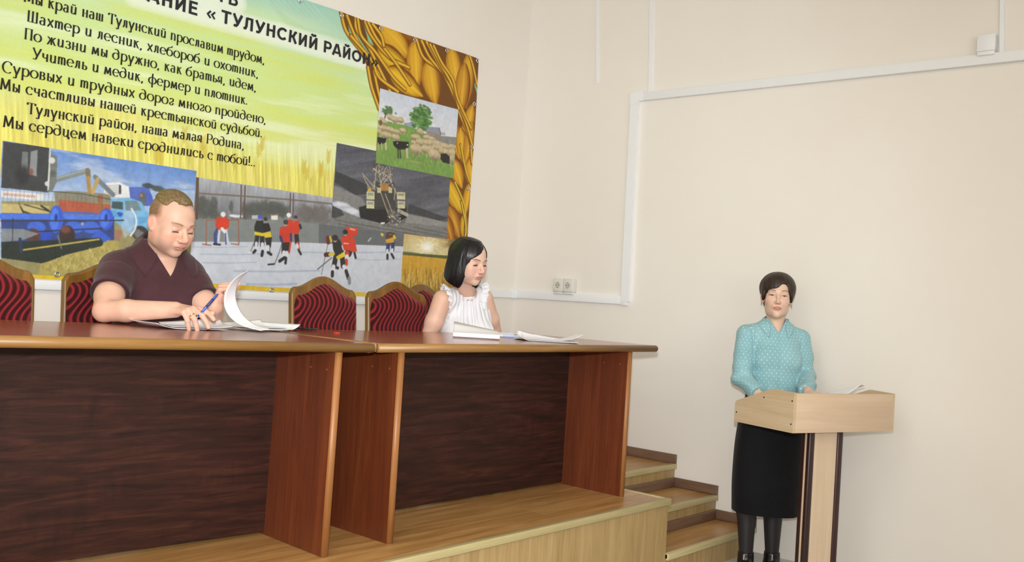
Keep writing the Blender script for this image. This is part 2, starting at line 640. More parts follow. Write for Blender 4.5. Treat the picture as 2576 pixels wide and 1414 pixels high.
def desk(loc, rz, tilt, xl, xr, pl, pr, label, depth=0.80, th=0.034):
    """local frame: front edge at y=0, stage at z=0, top between xl and xr; side panels end at pl (left) and pr (right)"""
    t = thing('conference_desk', label, 'desk', loc, rz, 'conference desks')
    t.rotation_euler = (0, tilt, rz)
    zt = 0.760
    tp = MB().box((xl + .02, .02, zt - th), (xr - .02, depth - .02, zt)).build('tabletop', M_top, t)
    e = bullnose(xl, xr, 0, .022, zt - th, zt)
    e.build('front_edge_band', M_edge, tp)
    bk = MB().box((xl, depth - .02, zt - th), (xr, depth, zt), .004)
    bk.build('back_edge_band', M_edge, tp)
    for x in (xl, xr):
        s = 1 if x == xl else -1
        b = MB()
        r = th / 2
        prof = [(x + s * .022, zt - th), (x + s * r, zt - th)] + [(x + s * (r - r * math.sin(math.pi * k / 7)), zt - r - r * math.cos(math.pi * k / 7)) for k in range(1, 7)] + [(x + s * r, zt), (x + s * .022, zt)]
        b.prism(prof, .012, depth - .008, 'y', 0, True)
        b.build('end_edge_band', M_edge, tp)
    W = 0.030
    for xo, s in ((pl, 1), (pr, -1)):
        sp = MB().box((xo, .028, 0), (xo + s * W, depth - .06, zt - th)).build('side_panel', M_panel, t)
        eb = MB()
        x0, x1 = sorted((xo, xo + s * W))
        r = W / 2
        prof = [(x0, .03)] + [(x0 + r - r * math.cos(math.pi * k / 8), .026 - .012 * math.sin(math.pi * k / 8)) for k in range(0, 9)] + [(x1, .03)]
        eb.prism([(a, b) for a, b in prof], 0, zt - th, 'z', 0, True)
        eb.build('edge_band', M_edgez, sp)
        for yy in (.07, .17):
            MB().cyl((xo - s * .001, yy, .66), (xo + s * (W + .001), yy, .66), .004, .004, 10).build('screw_cap', M_cap, sp)
    MB().box((pl + W, .395, .012), (pr - W, .413, zt - th)).build('front_panel', M_front, t)
    return t


desk2 = desk((-2.815, -1.793, SZ), R_(-.3), 0, 0, 1.895, .115, 1.69, 'long reddish desk at the right, end overhanging near the steps', .86)
desk1 = desk((-2.852, -1.800, SZ), R_(-2.6), R_(.55), -1.9, 0, -1.75, -.128, 'long reddish desk at the left where the man in maroon sits', .88)
desk1.location.z = SZ

# ------------------------------------------------------------------ chairs
M_chairwood = wood('varnished_beech_chair', '5c3d14', '76511d', '8c6428', 'z', 1.0, 0.3, 0.2)
t_ = NT('red_wave_velvet')
tc_ = t_.n('ShaderNodeTexCoord')
sx_ = t_.n('ShaderNodeSeparateXYZ')
t_.l(tc_.outputs['Object'], sx_.inputs[0])
ph_ = t_.math('MULTIPLY', t_.math('SINE', t_.math('MULTIPLY', sx_.outputs[2], 2 * math.pi / .235)), .030)
ph_ = t_.math('ADD', ph_, t_.math('MULTIPLY', t_.math('SINE', t_.math('ADD', t_.math('MULTIPLY', sx_.outputs[2], 2 * math.pi / .37), t_.math('MULTIPLY', sx_.outputs[0], 5.0))), .004))
u_ = t_.math('ADD', t_.math('SUBTRACT', sx_.outputs[0], t_.math('MULTIPLY', sx_.outputs[2], .04)), ph_)
u_ = t_.math('ADD', u_, t_.math('MULTIPLY', sx_.outputs[1], .0))
s_ = t_.math('SINE', t_.math('MULTIPLY', u_, 2 * math.pi / .0265))
s_ = t_.math('ADD', t_.math('MULTIPLY', s_, .5), .5)
t_.color(t_.ramp(s_, [(0.30, '2c060a'), (0.62, '4f0e15'), (0.92, '8a2125')]))
t_.set(Roughness=0.8, Sheen_Weight=0.5)
t_.b.inputs['Sheen Tint'].default_value = (0.8, 0.25, 0.25, 1)
t_.b.inputs['Specular IOR Level'].default_value = 0.2
t_.bump(s_, 0.6, 0.004)
M_velvet = t_.m


def crown(w, sh, hump, n=32):
    """half-outline top of a chair back: x from -w to w"""
    pts = []
    for i in range(n + 1):
        x = -w + 2 * w * i / n
        a = abs(x) / w
        z = sh + hump * (0.5 + 0.5 * math.cos(math.pi * min(1, a / .84))) ** .95
        z += 0.004 * (1 - a)
        if a > .86:
            z -= .032 * ((a - .86) / .14) ** 2.2
        pts.append((x, z))
    return pts


def make_chair(label):
    t = thing('conference_chair', label, 'chair', (0, 0, 0), 0, 'red velvet chairs behind the desks')
    lean = 0.10
    # local: seat faces -y, back at y=0..; z=0 on the stage
    W, SH, HP = .200, .950, .054
    out = [(-W * .93, .46)] + [(-W, .62)] + crown(W, SH, HP) + [(W, .62), (W * .93, .46)]
    inn_top = crown(W - .012, SH - .038, HP + .002)
    mb = MB()

    def yb(z):
        return max(0, z - .5) * lean
    n = len(out)
    vs = [(x, yb(z) - .016, z) for x, z in out] + [(x, yb(z) + .016, z) for x, z in out]
    fs = [list(range(n)), list(range(n, 2 * n))[::-1]] + [[(i + 1) % n, i, n + i, n + (i + 1) % n] for i in range(n)]
    mb.add(vs, fs, 0, False)
    fr = mb.build('back_frame', M_chairwood, t)
    bv = fr.modifiers.new('round', 'BEVEL')
    bv.width = .009
    bv.segments = 3
    bv.angle_limit = R_(50)
    # upholstered pad: bulging
    cx = [(-(W - .012) * .95, .49)] + inn_top + [((W - .012) * .95, .49)]
    rows = []
    top = dict()
    nz, nx = 22, 33
    for j in range(nz + 1):
        row = []
        for i in range(nx):
            a = -1 + 2 * i / (nx - 1)
            x = a * (W - .012)
            zt = np.interp(x, [p[0] for p in inn_top], [p[1] for p in inn_top])
            z = .49 + (zt - .49) * j / nz
            e = min((1 - abs(a)) / .16, (zt - z) / .05, (z - .49) / .05, 1)
            bul = .034 * math.sqrt(max(0, 1 - (1 - max(0, e)) ** 2)) * (0.75 + .25 * math.cos(a * 1.4))
            row.append((x, yb(z) - .0155 - bul, z))
        rows.append(row)
    MB().grid(rows).build('back_cushion', M_velvet, t)
    # seat
    s = MB().box((-.21, -.42, .40), (.21, -.005, .44), .012)
    s.build('seat_frame', M_chairwood, t)
    q = MB().box((-.205, -.415, .44), (.205, -.03, .50), .022)
    q.build('seat_cushion', M_velvet, t)
    for x in (-.19, .19):
        MB().cyl((x, -.395, 0), (x, -.385, .40), .014, .020, 14).build('leg', M_chairwood, t)
        MB().cyl((x * .98, .045, 0), (x * .96, .0, .47), .015, .019, 14).build('leg', M_chairwood, t)
    MB().box((-.19, -.01, .20), (.19, .01, .23), .004).build('stretcher', M_chairwood, t)
    return t


CH = [(-3.835, -.80, 3, 'red velvet chair cut off by the left picture edge'),
      (-3.245, -.60, -3, 'red velvet chair with the man in maroon sitting on it'),
      (-2.285, -.80, 2, 'empty red velvet chair between the man and the next empty chair'),
      (-1.815, -.80, -1, 'empty red velvet chair beside the woman in white'),
      (-1.40, -.56, 2, 'red velvet chair with the woman in white sitting on it')]
chair0 = None
for i, (x, y, a, lab) in enumerate(CH):
    if chair0 is None:
        chair0 = make_chair(lab)
        c = chair0
    else:
        c = copy_tree(chair0)
        c['label'] = lab
    c.location = (x, y, SZ)
    c.rotation_euler = (0, 0, R_(a))

# ------------------------------------------------------------------ lectern
M_beech = wood('pale_beech_lectern', 'c9ae92', 'd2b89c', 'dac3aa', 'x', 0.7, 0.38)
M_beechy = wood('pale_beech_lectern_side', 'bda581', 'c9b190', 'd3bea0', 'y', 0.7, 0.38)
M_beechz = wood('pale_beech_lectern_column', 'd0b698', 'dac2a6', 'e2cdb4', 'z', 0.7, 0.38)
M_wenge = wood('dark_wenge_post', '241210', '33191a', '432523', 'z', 1.0, 0.35)
M_screw = plain('steel_screw', '5b5d62', 0.35, .8)
LB = .834                                 # underside of the desk box
lec = thing('lectern', 'pale beech lectern with dark column beside the right wall', 'lectern', (-.945, -2.569, 0), R_(-20))
LW, LD, LH = .690, .393, .187


def side_profile():
    p = [(0, LB), (0, LB + LH), (.143, LB + LH + .004)]
    p += [(.365, LB + .112), (.383, LB + .106), (.391, LB + .095), (LD, LB + .085), (LD, LB)]
    return p


for x0 in (0, LW - .018):
    s = MB().prism(side_profile(), x0, x0 + .018, 'x').build('side_board', M_beechy, lec)
    xo = x0 - .0006 if x0 == 0 else x0 + .0186
    for yy, zz in ((.012, LB + .148), (.012, LB + .04), (.195, LB + .143), (.378, LB + .048)):
        MB().cyl((xo, yy, zz), (x0 + .009, yy, zz), .0042, .0042, 12).build('screw', M_screw, s)
MB().box((.018, -.001, LB), (LW - .018, .017, LB + LH - .003), .0008).build('front_board', M_beech, lec)
MB().prism([(.017, LB + .150), (LD - .03, LB + .070), (LD - .03, LB + .086), (.017, LB + .166)], .018, LW - .018, 'x').build('writing_surface', M_beech, lec)
MB().box((.018, LD - .03, LB + .03), (LW - .018, LD - .014, LB + .092)).build('back_lip', M_beech, lec)
CX0, CY0, CWID = .192, .07, .228          # column
PST = .035
for xx in (CX0, CX0 + CWID - PST):
    MB().box((xx, CY0, .03), (xx + PST, CY0 + .024, LB), .007).build('column_post', M_wenge, lec)
for xx in (CX0 + .012, CX0 + CWID - PST - .012 + .012):
    MB().box((xx - .004, CY0 + .036, .03), (xx + PST - .004, CY0 + .066, LB), .007).build('column_post', M_wenge, lec)
MB().box((CX0 + PST - .004, CY0 + .010, .03), (CX0 + CWID - PST + .004, CY0 + .024, LB)).build('column_panel', M_beechz, lec)
MB().box((CX0 + .004, CY0 + .024, .03), (CX0 + CWID - .004, CY0 + .036, LB)).build('column_core', M_beechz, lec)
MB().box((CX0 - .1, CY0 - .05, 0), (CX0 + CWID + .1, CY0 + .28, .03), .005).build('base', M_beech, lec)
# ------------------------------------------------------------------ printed banner on the back wall
BX0, BX1, BZ0, BZ1 = -4.35, -.527, 1.335, 2.985


# the artwork was traced from an oblique view of the banner; this plane-to-plane map turns
# tracing units into metres (distance along the wall, height above the floor)
TRACE = np.array([[0.0026543052, 0.00016450061, -3.5552222], [-0.00029753672, -0.0017523283, 2.5410466], [-0.00029419865, -1.3508132e-05, 1.0]])


def bpx(x, y):
    q = TRACE @ np.array([x, y, 1.0])
    return (q[0] / q[2], q[1] / q[2])


def vnoise(U, V, s, seed=0, oct=3):
    """smooth value noise"""
    r = np.random.default_rng(seed)
    out = np.zeros(U.shape)
    amp, tot = 1.0, 0
    su, sv = s if isinstance(s, tuple) else (s, s)
    for o in range(oct):
        T = r.random((64, 64))
        x, y = U / su, V / sv
        i, j = np.floor(x).astype(int), np.floor(y).astype(int)
        fx, fy = x - i, y - j
        fx, fy = fx * fx * (3 - 2 * fx), fy * fy * (3 - 2 * fy)
        a = T[i % 64, j % 64] * (1 - fx) + T[(i + 1) % 64, j % 64] * fx
        b = T[i % 64, (j + 1) % 64] * (1 - fx) + T[(i + 1) % 64, (j + 1) % 64] * fx
        out += amp * (a * (1 - fy) + b * fy)
        tot += amp
        amp *= .5
        su, sv = su / 2, sv / 2
    return out / tot


class Canvas:
    def __init__(self, u0, u1, v0, v1, h):
        self.u = np.linspace(u0, u1, max(2, int(round((u1 - u0) / h)) + 1))
        self.v = np.linspace(v0, v1, max(2, int(round((v1 - v0) / h)) + 1))
        self.U, self.V = np.meshgrid(self.u, self.v)
        self.C = np.zeros(self.U.shape + (3,))
        self.h = h
        self.K = lambda x, y: bpx(x, y)

    def crop(self, x0, y0, s):
        self.K = lambda x, y: bpx(x0 + s * x, y0 + s * y)
        return self

    def pts(self, P):
        return np.array([self.K(*p) for p in P])

    def blend(self, a, c, sl=None):
        sl = sl or (slice(None), slice(None))
        c = np.asarray(c, float)
        c = c / 255. if c.max() > 1.01 else c
        self.C[sl] = self.C[sl] * (1 - a[..., None]) + c * a[..., None]

    def win(self, a, b, pad):
        i0, i1 = np.searchsorted(self.u, (a[0] - pad, b[0] + pad))
        j0, j1 = np.searchsorted(self.v, (a[1] - pad, b[1] + pad))
        return (slice(j0, j1), slice(i0, i1))

    def poly(self, P, c, al=1.0, raw=False):
        P = np.array(P) if raw else self.pts(P)
        sl = self.win(P.min(0), P.max(0), self.h)
        U, V = self.U[sl], self.V[sl]
        acc = np.zeros(U.shape)
        for du, dv in ((-.25, -.25), (.25, -.25), (-.25, .25), (.25, .25)):
            x, y = U + du * self.h, V + dv * self.h
            ins = np.zeros(U.shape, bool)
            n = len(P)
            for i in range(n):
                (x0, y0), (x1, y1) = P[i], P[(i + 1) % n]
                if y0 == y1:
                    continue
                ins ^= ((y0 > y) != (y1 > y)) & (x < (x1 - x0) * (y - y0) / (y1 - y0) + x0)
            acc += ins
        self.blend(acc / 4 * al, c, sl)

    def line(self, P, w, c, al=1.0, raw=False, taper=False):
        """w: width in the drawing's own units"""
        if raw:
            Q, ww = np.array(P, float), w
        else:
            Q = self.pts(P)
            a, b = np.array(self.K(*P[0])), np.array(self.K(P[0][0] + w, P[0][1] + w))
            ww = np.linalg.norm(b - a) / 1.414
        sl = self.win(Q.min(0), Q.max(0), ww + self.h)
        U, V = self.U[sl], self.V[sl]
        d = np.full(U.shape, 9.)
        n = len(Q) - 1
        for i in range(n):
            a, b = Q[i], Q[i + 1]
            e = b - a
            t = np.clip(((U - a[0]) * e[0] + (V - a[1]) * e[1]) / (e @ e + 1e-12), 0, 1)
            dd = np.hypot(U - a[0] - t * e[0], V - a[1] - t * e[1])
            if taper:
                dd = dd - ww / 2 * (1 - (i + t) / n) + ww / 2
            d = np.minimum(d, dd)
        self.blend(np.clip((ww / 2 - d) / self.h + .5, 0, 1) * al, c, sl)

    def ell(self, x, y, rx, ry, c, al=1.0, soft=0.0, rot=0.0, tex=0.0, dark=0.0):
        p = np.array(self.K(x, y))
        q = np.array(self.K(x + rx, y))
        s = np.array(self.K(x, y + ry))
        ru, rv = abs(q[0] - p[0]), abs(s[1] - p[1])
        m = max(ru, rv) * (1 + soft)
        sl = self.win(p - m, p + m, self.h)
        U, V = self.U[sl] - p[0], self.V[sl] - p[1]
        cr, sr = math.cos(rot), math.sin(rot)
        U, V = U * cr + V * sr, -U * sr + V * cr
        r = np.hypot(U / ru, V / rv)
        if tex:
            r = r + tex * (vnoise(self.U[sl] + 9, self.V[sl], .02, int(x) % 97) - .5)
        a = np.clip((1 + soft - r) / max(soft * 2, self.h / min(ru, rv)), 0, 1) * al
        c = np.asarray(c, float)[None, None] * np.ones(U.shape + (3,)) / 255
        if dark:
            c = c * (1 - dark * np.clip(-V / rv, 0, 1))[..., None]
        self.C[sl] = self.C[sl] * (1 - a[..., None]) + c * a[..., None]

    def mesh(self, name, mat, parent, off):
        nv, nu = self.U.shape
        co = np.empty((nv * nu, 3), np.float32)
        U, V = self.U.ravel(), self.V.ravel()
        co[:, 0], co[:, 2] = U, V
        co[:, 1] = -.006 - off - banner_wave(U, V)
        idx = np.arange(nv * nu).reshape(nv, nu)
        f = np.stack([idx[:-1, :-1], idx[:-1, 1:], idx[1:, 1:], idx[1:, :-1]], -1).reshape(-1, 4)
        me = bpy.data.meshes.new(name)
        me.vertices.add(len(co))
        me.vertices.foreach_set('co', co.ravel())
        me.loops.add(f.size)
        me.loops.foreach_set('vertex_index', f.ravel().astype(np.int32))
        me.polygons.add(len(f))
        me.polygons.foreach_set('loop_start', np.arange(0, f.size, 4, dtype=np.int32))
        me.polygons.foreach_set('use_smooth', np.ones(len(f), bool))
        me.update(calc_edges=True)
        at = me.color_attributes.new('Print', 'FLOAT_COLOR', 'POINT')
        rgba = np.ones((nv * nu, 4), np.float32)
        rgba[:, :3] = linA(np.clip(self.C, 0, 1)).reshape(-1, 3)
        at.data.foreach_set('color', rgba.ravel())
        return link(name, me, mat, parent)


def banner_wave(U, V):
    e = np.clip((BZ1 - V) / .5, 0, 1)
    s = .004 * np.sin(U * 17.5 + .6) * np.exp(-(BZ1 - V) * 5) + .0035 * np.sin(U * 5 + V * 4)
    w = .006 * np.exp(-((U + 1.95 + (V - 2.7) * 1.3) / .05) ** 2) * np.exp(-((V - 2.9) / .16) ** 2)
    return s * .8 + w + .004


t_ = NT('printed_vinyl')
at_ = t_.n('ShaderNodeVertexColor')
at_.layer_name = 'Print'
t_.color(at_.outputs[0])
t_.set(Roughness=0.42)
t_.b.inputs['Specular IOR Level'].default_value = 0.35
M_vinyl = t_.m

banner = thing('printed_banner', 'large printed vinyl banner with verse, photographs and corn on the back wall', 'banner', (0, 0, 0))

# ---- background of the print
cv = Canvas(BX0, BX1, BZ0, BZ1, .004)
U, V = cv.U, cv.V
st = vnoise(U + 20, V - U * .05, (.55, .05), 3, 4)
st2 = vnoise(U + 40, V + U * .03, (.9, .12), 5, 3)
keys = np.array([[1.30, 232, 212, 98], [1.75, 230, 216, 106], [2.02, 224, 219, 116], [2.14, 222, 227, 142], [2.30, 210, 230, 146], [2.55, 207, 231, 154], [2.72, 204, 232, 182], [2.86, 180, 218, 190], [3.0, 160, 210, 195]])
tt = V + (st2 - .5) * .30
base = np.stack([np.interp(tt, keys[:, 0], keys[:, i]) for i in (1, 2, 3)], -1) / 255
hi = np.clip((st - .50) * 5, 0, 1)[..., None] * np.clip((V - 2.02) / .12, 0, 1)[..., None]
lo = np.clip((.47 - st) * 5, 0, 1)[..., None] * np.clip((V - 2.05) / .15, 0, 1)[..., None] * np.clip((2.84 - V) / .15, 0, 1)[..., None]
base = base * (1 - .55 * hi) + np.array([238, 248, 222]) / 255 * .55 * hi
base = base * (1 - .45 * lo) + np.array([218, 226, 104]) / 255 * .45 * lo
# pale stalks of the field
fld = np.clip((2.20 - V) / .2, 0, 1)
stalk = vnoise(U * 1.0 + (V - 2) * .12, V, (.012, .22), 8, 3)
base = base + ((stalk - .5) * .34 * fld)[..., None] * np.array([.75, .85, .6])
base = base + ((vnoise(U, V, (.006, .1), 18, 2) - .5) * .10 * fld)[..., None]
base = base * (1 - .22 * np.clip((U + 2.2) / 1.0, 0, 1) * fld)[..., None] + (np.array([238, 206, 80]) / 255) * (.22 * np.clip((U + 2.2) / 1.0, 0, 1) * fld)[..., None]
cv.C = base
r_ = np.random.default_rng(4)
for k in range(26):                       # ears of wheat in the field
    x = r_.uniform(-3.4, -1.7)
    y = r_.uniform(1.95, 2.17)
    col = [(205, 182, 70), (238, 226, 140)][k % 2]
    cv.line([(x, y - .5), (x + .01, y - .1), (x + .02, y)], .004, col, .45, raw=True)
    for j in range(6):
        for s in (-1, 1):
            b = (x + .02, y - .012 * j)
            cv.line([b, (b[0] + s * .013, b[1] + .022)], .007, col, .5, raw=True)
# white folds of light in the top
for k in range(9):
    x = -2.35 + .05 * k
    cv.line(spline([(x, 3.0), (x + .16, 2.90), (x + .42, 2.83)], 8), .012, (226, 240, 226), .16, raw=True)
# soft white halo round the heading
for a, b, w in (((335, -14), (948, 158), .10), ((430, -40), (592, 6), .1)):
    p, q = bpx(*a), bpx(*b)
    for f_ in (1.35, 1.15, .95, .75):
        cv.line([p, q], w * f_, (240, 247, 236), .34, raw=True)

# ---- giant wheat ears and husks in the right-hand corner
cv.crop(500, 0, .30412)
edge = cv.pts([(1160, 100), (1195, 200), (1260, 330), (1390, 560), (1420, 700), (1480, 930)])
region = [tuple(p) for p in edge] + [(-1.38, 2.0), (-.95, 1.34), (BX1, 1.34), (BX1, 3.0), (-1.71, 3.0)]


def husk(P0, P1, w, col=(222, 170, 42), dark=(124, 70, 18), bend=0.0, al=1.0):
    """leaf-shaped kernel between two points"""
    a, b = np.array(cv.K(*P0)), np.array(cv.K(*P1))
    e = b - a
    L = np.hypot(*e)
    e /= L
    nrm = np.array([-e[1], e[0]])
    ww = abs(cv.K(P0[0] + w, P0[1])[0] - a[0])
    lo, hi = np.minimum(a, b) - ww, np.maximum(a, b) + ww
    sl = cv.win(lo, hi, .01)
    X, Y = cv.U[sl] - a[0], cv.V[sl] - a[1]
    t = (X * e[0] + Y * e[1]) / L
    s = X * nrm[0] + Y * nrm[1] - bend * ww * np.sin(np.clip(t, 0, 1) * math.pi)
    prof = ww * np.clip(np.sin(np.clip(t, 0, 1) ** .8 * math.pi), 0, 1) ** .75 + 1e-5
    q = s / prof
    ins = np.clip((prof - np.abs(s)) / cv.h + .5, 0, 1) * ((t > 0) & (t < 1))
    gr = vnoise(s * 1.0 + 5, t * .3 + 3, (.008, .2), 11, 2)
    sh = np.clip(1.05 - np.abs(q + .15) ** 2.2 * 1.0 + (gr - .5) * .5 - .35 * np.clip((t - .72) / .3, 0, 1) - .35 * np.clip((.18 - t) / .18, 0, 1), 0, 1)
    c = np.array(dark) * (1 - sh[..., None]) + np.array(col) * sh[..., None]
    hl = np.clip(1 - np.abs(q - .05) * 2.6, 0, 1) * np.clip(np.sin(t * math.pi), 0, 1) * .5
    c = c * (1 - hl[..., None]) + np.array((246, 206, 74)) * hl[..., None]
    c = c / 255
    A = (ins * al)[..., None]
    cv.C[sl] = cv.C[sl] * (1 - A) + c * A


cv.poly(region, (112, 72, 26), 1, raw=True)
# bluish gaps between the awns
for P in ([(1215, 120), (1290, 320), (1240, 280)], [(1290, 160), (1330, 330), (1420, 470), (1400, 540), (1300, 370)], [(1350, 160), (1440, 380), (1400, 360)], [(1425, 420), (1560, 690), (1480, 620), (1420, 560)], [(2240, 560), (2300, 760), (2290, 780), (2250, 640)]):
    cv.poly(P, (140, 190, 150))
for P0, P1, w, kw in (
        ((1490, 200), (1740, 480), 110, dict(bend=.15)), ((1660, 250), (1990, 330), 60, dict(col=(150, 96, 30))),
        ((1470, 390), (1750, 600), 75, dict(col=(226, 186, 30))), ((1780, 330), (1800, 760), 75, {}), ((1900, 480), (1960, 880), 85, dict(bend=-.1)),
        ((1560, 560), (1850, 800), 75, dict(col=(232, 186, 36))), ((2080, 380), (2140, 780), 70, {}), ((2230, 430), (2200, 900), 60, {}),
        ((2190, 520), (2150, 980), 62, dict(col=(206, 150, 36))), ((2260, 860), (2170, 1260), 50, {}), ((2060, 900), (2150, 1320), 60, dict(col=(224, 168, 34))), ((2250, 1000), (2240, 1500), 45, {})):
    husk(P0, P1, w, **kw)
cv.crop(800, 210, .27577)
for P0, P1, w, kw in (
        ((1290, 400), (1320, 740), 55, {}), ((1400, 380), (1330, 760), 50, dict(col=(205, 150, 40))), ((1230, 690), (1310, 960), 62, {}), ((1370, 690), (1400, 960), 55, dict(col=(220, 165, 40))),
        ((1170, 880), (1330, 1200), 70, dict(col=(222, 178, 40))), ((1380, 900), (1330, 1230), 42, {}), ((1190, 1120), (1290, 1420), 60, dict(col=(190, 130, 34))), ((1330, 1180), (1330, 1460), 40, dict(col=(228, 186, 44))),
        ((1150, 1190), (1230, 1500), 50, dict(col=(176, 110, 30)))):
    husk(P0, P1, w, **kw)
cv.crop(500, 0, .30412)
awn = [[(1165, 110), (1210, 260), (1330, 420), (1440, 560)], [(1215, 130), (1300, 330), (1420, 520), (1540, 700), (1600, 800)], [(1290, 150), (1300, 250), (1400, 400), (1500, 600), (1560, 720)],
       [(1310, 160), (1340, 300), (1450, 430), (1600, 640), (1700, 740)], [(1370, 180), (1420, 300), (1560, 470), (1730, 560)], [(1395, 185), (1470, 330), (1620, 520), (1740, 700)], [(1430, 200), (1500, 300), (1520, 380)],
       [(1390, 560), (1420, 720), (1480, 900)], [(1440, 590), (1470, 740), (1500, 860)], [(1250, 300), (1420, 500), (1480, 640), (1640, 760)],
       [(1790, 330), (1850, 480), (2000, 600), (2100, 800), (2150, 950), (2230, 1150), (2250, 1350)], [(1830, 340), (1900, 480), (2040, 640), (2110, 760), (2170, 950), (2210, 1060)],
       [(1870, 350), (1990, 560), (2080, 680), (2120, 830), (2200, 1020), (2250, 1200)], [(1900, 370), (1960, 480), (2080, 700), (2140, 900)], [(1930, 380), (2000, 520), (2090, 660), (2130, 820), (2240, 1060)], [(2230, 470), (2260, 560), (2290, 700)]]
for i, P in enumerate(awn):
    Q = spline([cv.K(*p) for p in P], 6)
    cv.line(Q, .030, (112, 66, 16), .9, raw=True)
    cv.line(Q + np.array([.002, .001]), .018, (206, 156, 34), 1, raw=True)
    cv.line(Q + np.array([.004, .001]), .007, (240, 206, 80), .8, raw=True)
cv.crop(800, 210, .27577)
for P in ([(1290, 560), (1340, 800), (1400, 960)], [(1240, 900), (1330, 1130), (1330, 1400)], [(1300, 1080), (1340, 1300), (1330, 1420)]):
    Q = spline([cv.K(*p) for p in P], 6)
    cv.line(Q, .022, (84, 52, 18), .8, raw=True)
    cv.line(Q + np.array([.003, 0]), .012, (226, 196, 60), 1, raw=True)
# yellow hem along the bottom
hem = np.clip((1.362 - V) / .004, 0, 1) * np.clip((-1.0 - U) / .02, 0, 1)
hc = np.stack([236 - 36 * vnoise(U, V, (.012, .1), 31, 2), 212 - 50 * vnoise(U, V, (.014, .1), 32, 2), 66 - 30 * st], -1) / 255
cv.C = cv.C * (1 - hem[..., None]) + hc * hem[..., None]
cv.C += (rng.random(cv.C.shape[:2]) - .5)[..., None] * .02
cv.mesh('printed_sheet', M_vinyl, banner, 0)
# back of the cloth: gives it thickness
MB().box((BX0, -.0045, BZ0), (BX1, -.0015, BZ1)).build('cloth_backing', plain('white_vinyl_back', 'dcdcd8', .6), banner)


# ---- the photographs printed on it
def gradient(c, y0, y1, c0, c1):
    t = np.clip((c.V - y0) / (y1 - y0), 0, 1)[..., None]
    c.C = (np.array(c0) * (1 - t) + np.array(c1) * t) / 255


def grain(c, a=.05, s=.012, seed=1):
    p = np.pad(c.C, ((1, 1), (1, 1), (0, 0)), mode='edge')
    c.C = (4 * c.C + p[:-2, 1:-1] + p[2:, 1:-1] + p[1:-1, :-2] + p[1:-1, 2:]) / 8
    c.C = c.C * .93 + .055
    c.C = c.C * (1 + .06 * (vnoise(c.U, c.V, .06, seed + 50, 3) - .5)[..., None])
    c.C = c.C * (1 + a * 2 * (vnoise(c.U, c.V, s, seed, 3) - .5)[..., None]) + (rng.random(c.C.shape[:2]) - .5)[..., None] * a * .5


# 1. harvest
h_ = Canvas(-3.507, -2.566, 1.352, 1.931, .0027).crop(0, 340, .297)
gradient(h_, 1.72, 1.93, (166, 190, 222), (96, 136, 206))
cl = np.clip((vnoise(h_.U, h_.V, (.22, .05), 40, 4) - .52) * 4, 0, .5)
h_.C = h_.C * (1 - cl[..., None]) + np.array((215, 222, 232)) / 255 * cl[..., None]
h_.poly([(0, 560), (900, 560), (1700, 640), (1700, 1400), (0, 1400)], (150, 142, 96))
h_.poly([(0, 580), (410, 600), (400, 670), (0, 660)], (196, 180, 118))
h_.poly([(1180, 470), (1700, 470), (1700, 900), (1180, 900)], (166, 190, 222))
h_.poly([(1200, 900), (1680, 860), (1680, 1300), (1200, 1300)], (150, 146, 90))
h_.poly([(450, 478), (600, 472), (930, 500), (930, 570), (455, 570)], (134, 131, 112))
h_.poly([(490, 545), (930, 590), (930, 670), (480, 660)], (176, 88, 64))
h_.poly([(825, 500), (865, 500), (865, 650), (825, 650)], (150, 98, 66))
h_.poly([(890, 405), (1000, 398), (1085, 438), (1095, 530), (960, 525), (870, 490)], (226, 229, 230))
for k in range(6):
    h_.line([(885, 430 + 14 * k), (1000, 424 + 15 * k)], 5, (150, 154, 156))
h_.poly([(1000, 420), (1020, 425), (1020, 500), (1000, 500)], (70, 74, 78))
h_.poly([(1085, 440), (1250, 440), (1310, 600), (1200, 600), (1095, 530)], (80, 104, 190))
h_.ell(1250, 430, 55, 22, (60, 64, 66), .9, .2, tex=.5)
h_.ell(1330, 455, 60, 25, (70, 78, 72), .9, .2, tex=.5)
h_.ell(1245, 520, 38, 30, (70, 96, 200), 1, .1)
h_.ell(1200, 540, 34, 60, (92, 98, 108), 1, .1)
h_.ell(1190, 510, 14, 16, (176, 122, 92))
h_.line([(470, 378), (740, 302)], 46, (128, 138, 138))
h_.line([(470, 366), (740, 292)], 10, (164, 172, 172))
h_.line([(735, 300), (742, 350)], 44, (120, 112, 92))
h_.line([(740, 360), (752, 480)], 34, (176, 134, 66))
h_.line([(800, 355), (950, 505)], 42, (112, 122, 128))
h_.line([(822, 372), (778, 488)], 32, (186, 158, 92))
h_.poly([(930, 545), (1085, 530), (1190, 565), (1240, 650), (1300, 690), (1290, 880), (1150, 860), (1050, 800), (930, 700)], (118, 182, 226))
h_.poly([(946, 562), (1035, 566), (1035, 632), (935, 618)], (66, 84, 88))
h_.poly([(1050, 556), (1150, 556), (1195, 640), (1060, 640)], (112, 136, 146))
h_.poly([(930, 640), (1050, 650), (1050, 700), (930, 690)], (98, 166, 222))
h_.poly([(980, 660), (1010, 650), (1040, 670), (1010, 695)], (44, 92, 196))
h_.poly([(1060, 700), (1280, 690), (1280, 740), (1090, 760)], (96, 164, 218))
h_.ell(1180, 830, 70, 62, (56, 60, 62), 1, .08)
h_.ell(1175, 840, 40, 36, (118, 118, 120), 1, .2, tex=.8)
h_.poly([(1040, 640), (1120, 640), (1140, 800), (1050, 870), (1020, 800)], (186, 202, 226), .55)
h_.poly([(930, 800), (1030, 810), (1010, 900), (940, 880)], (160, 110, 92), .8)
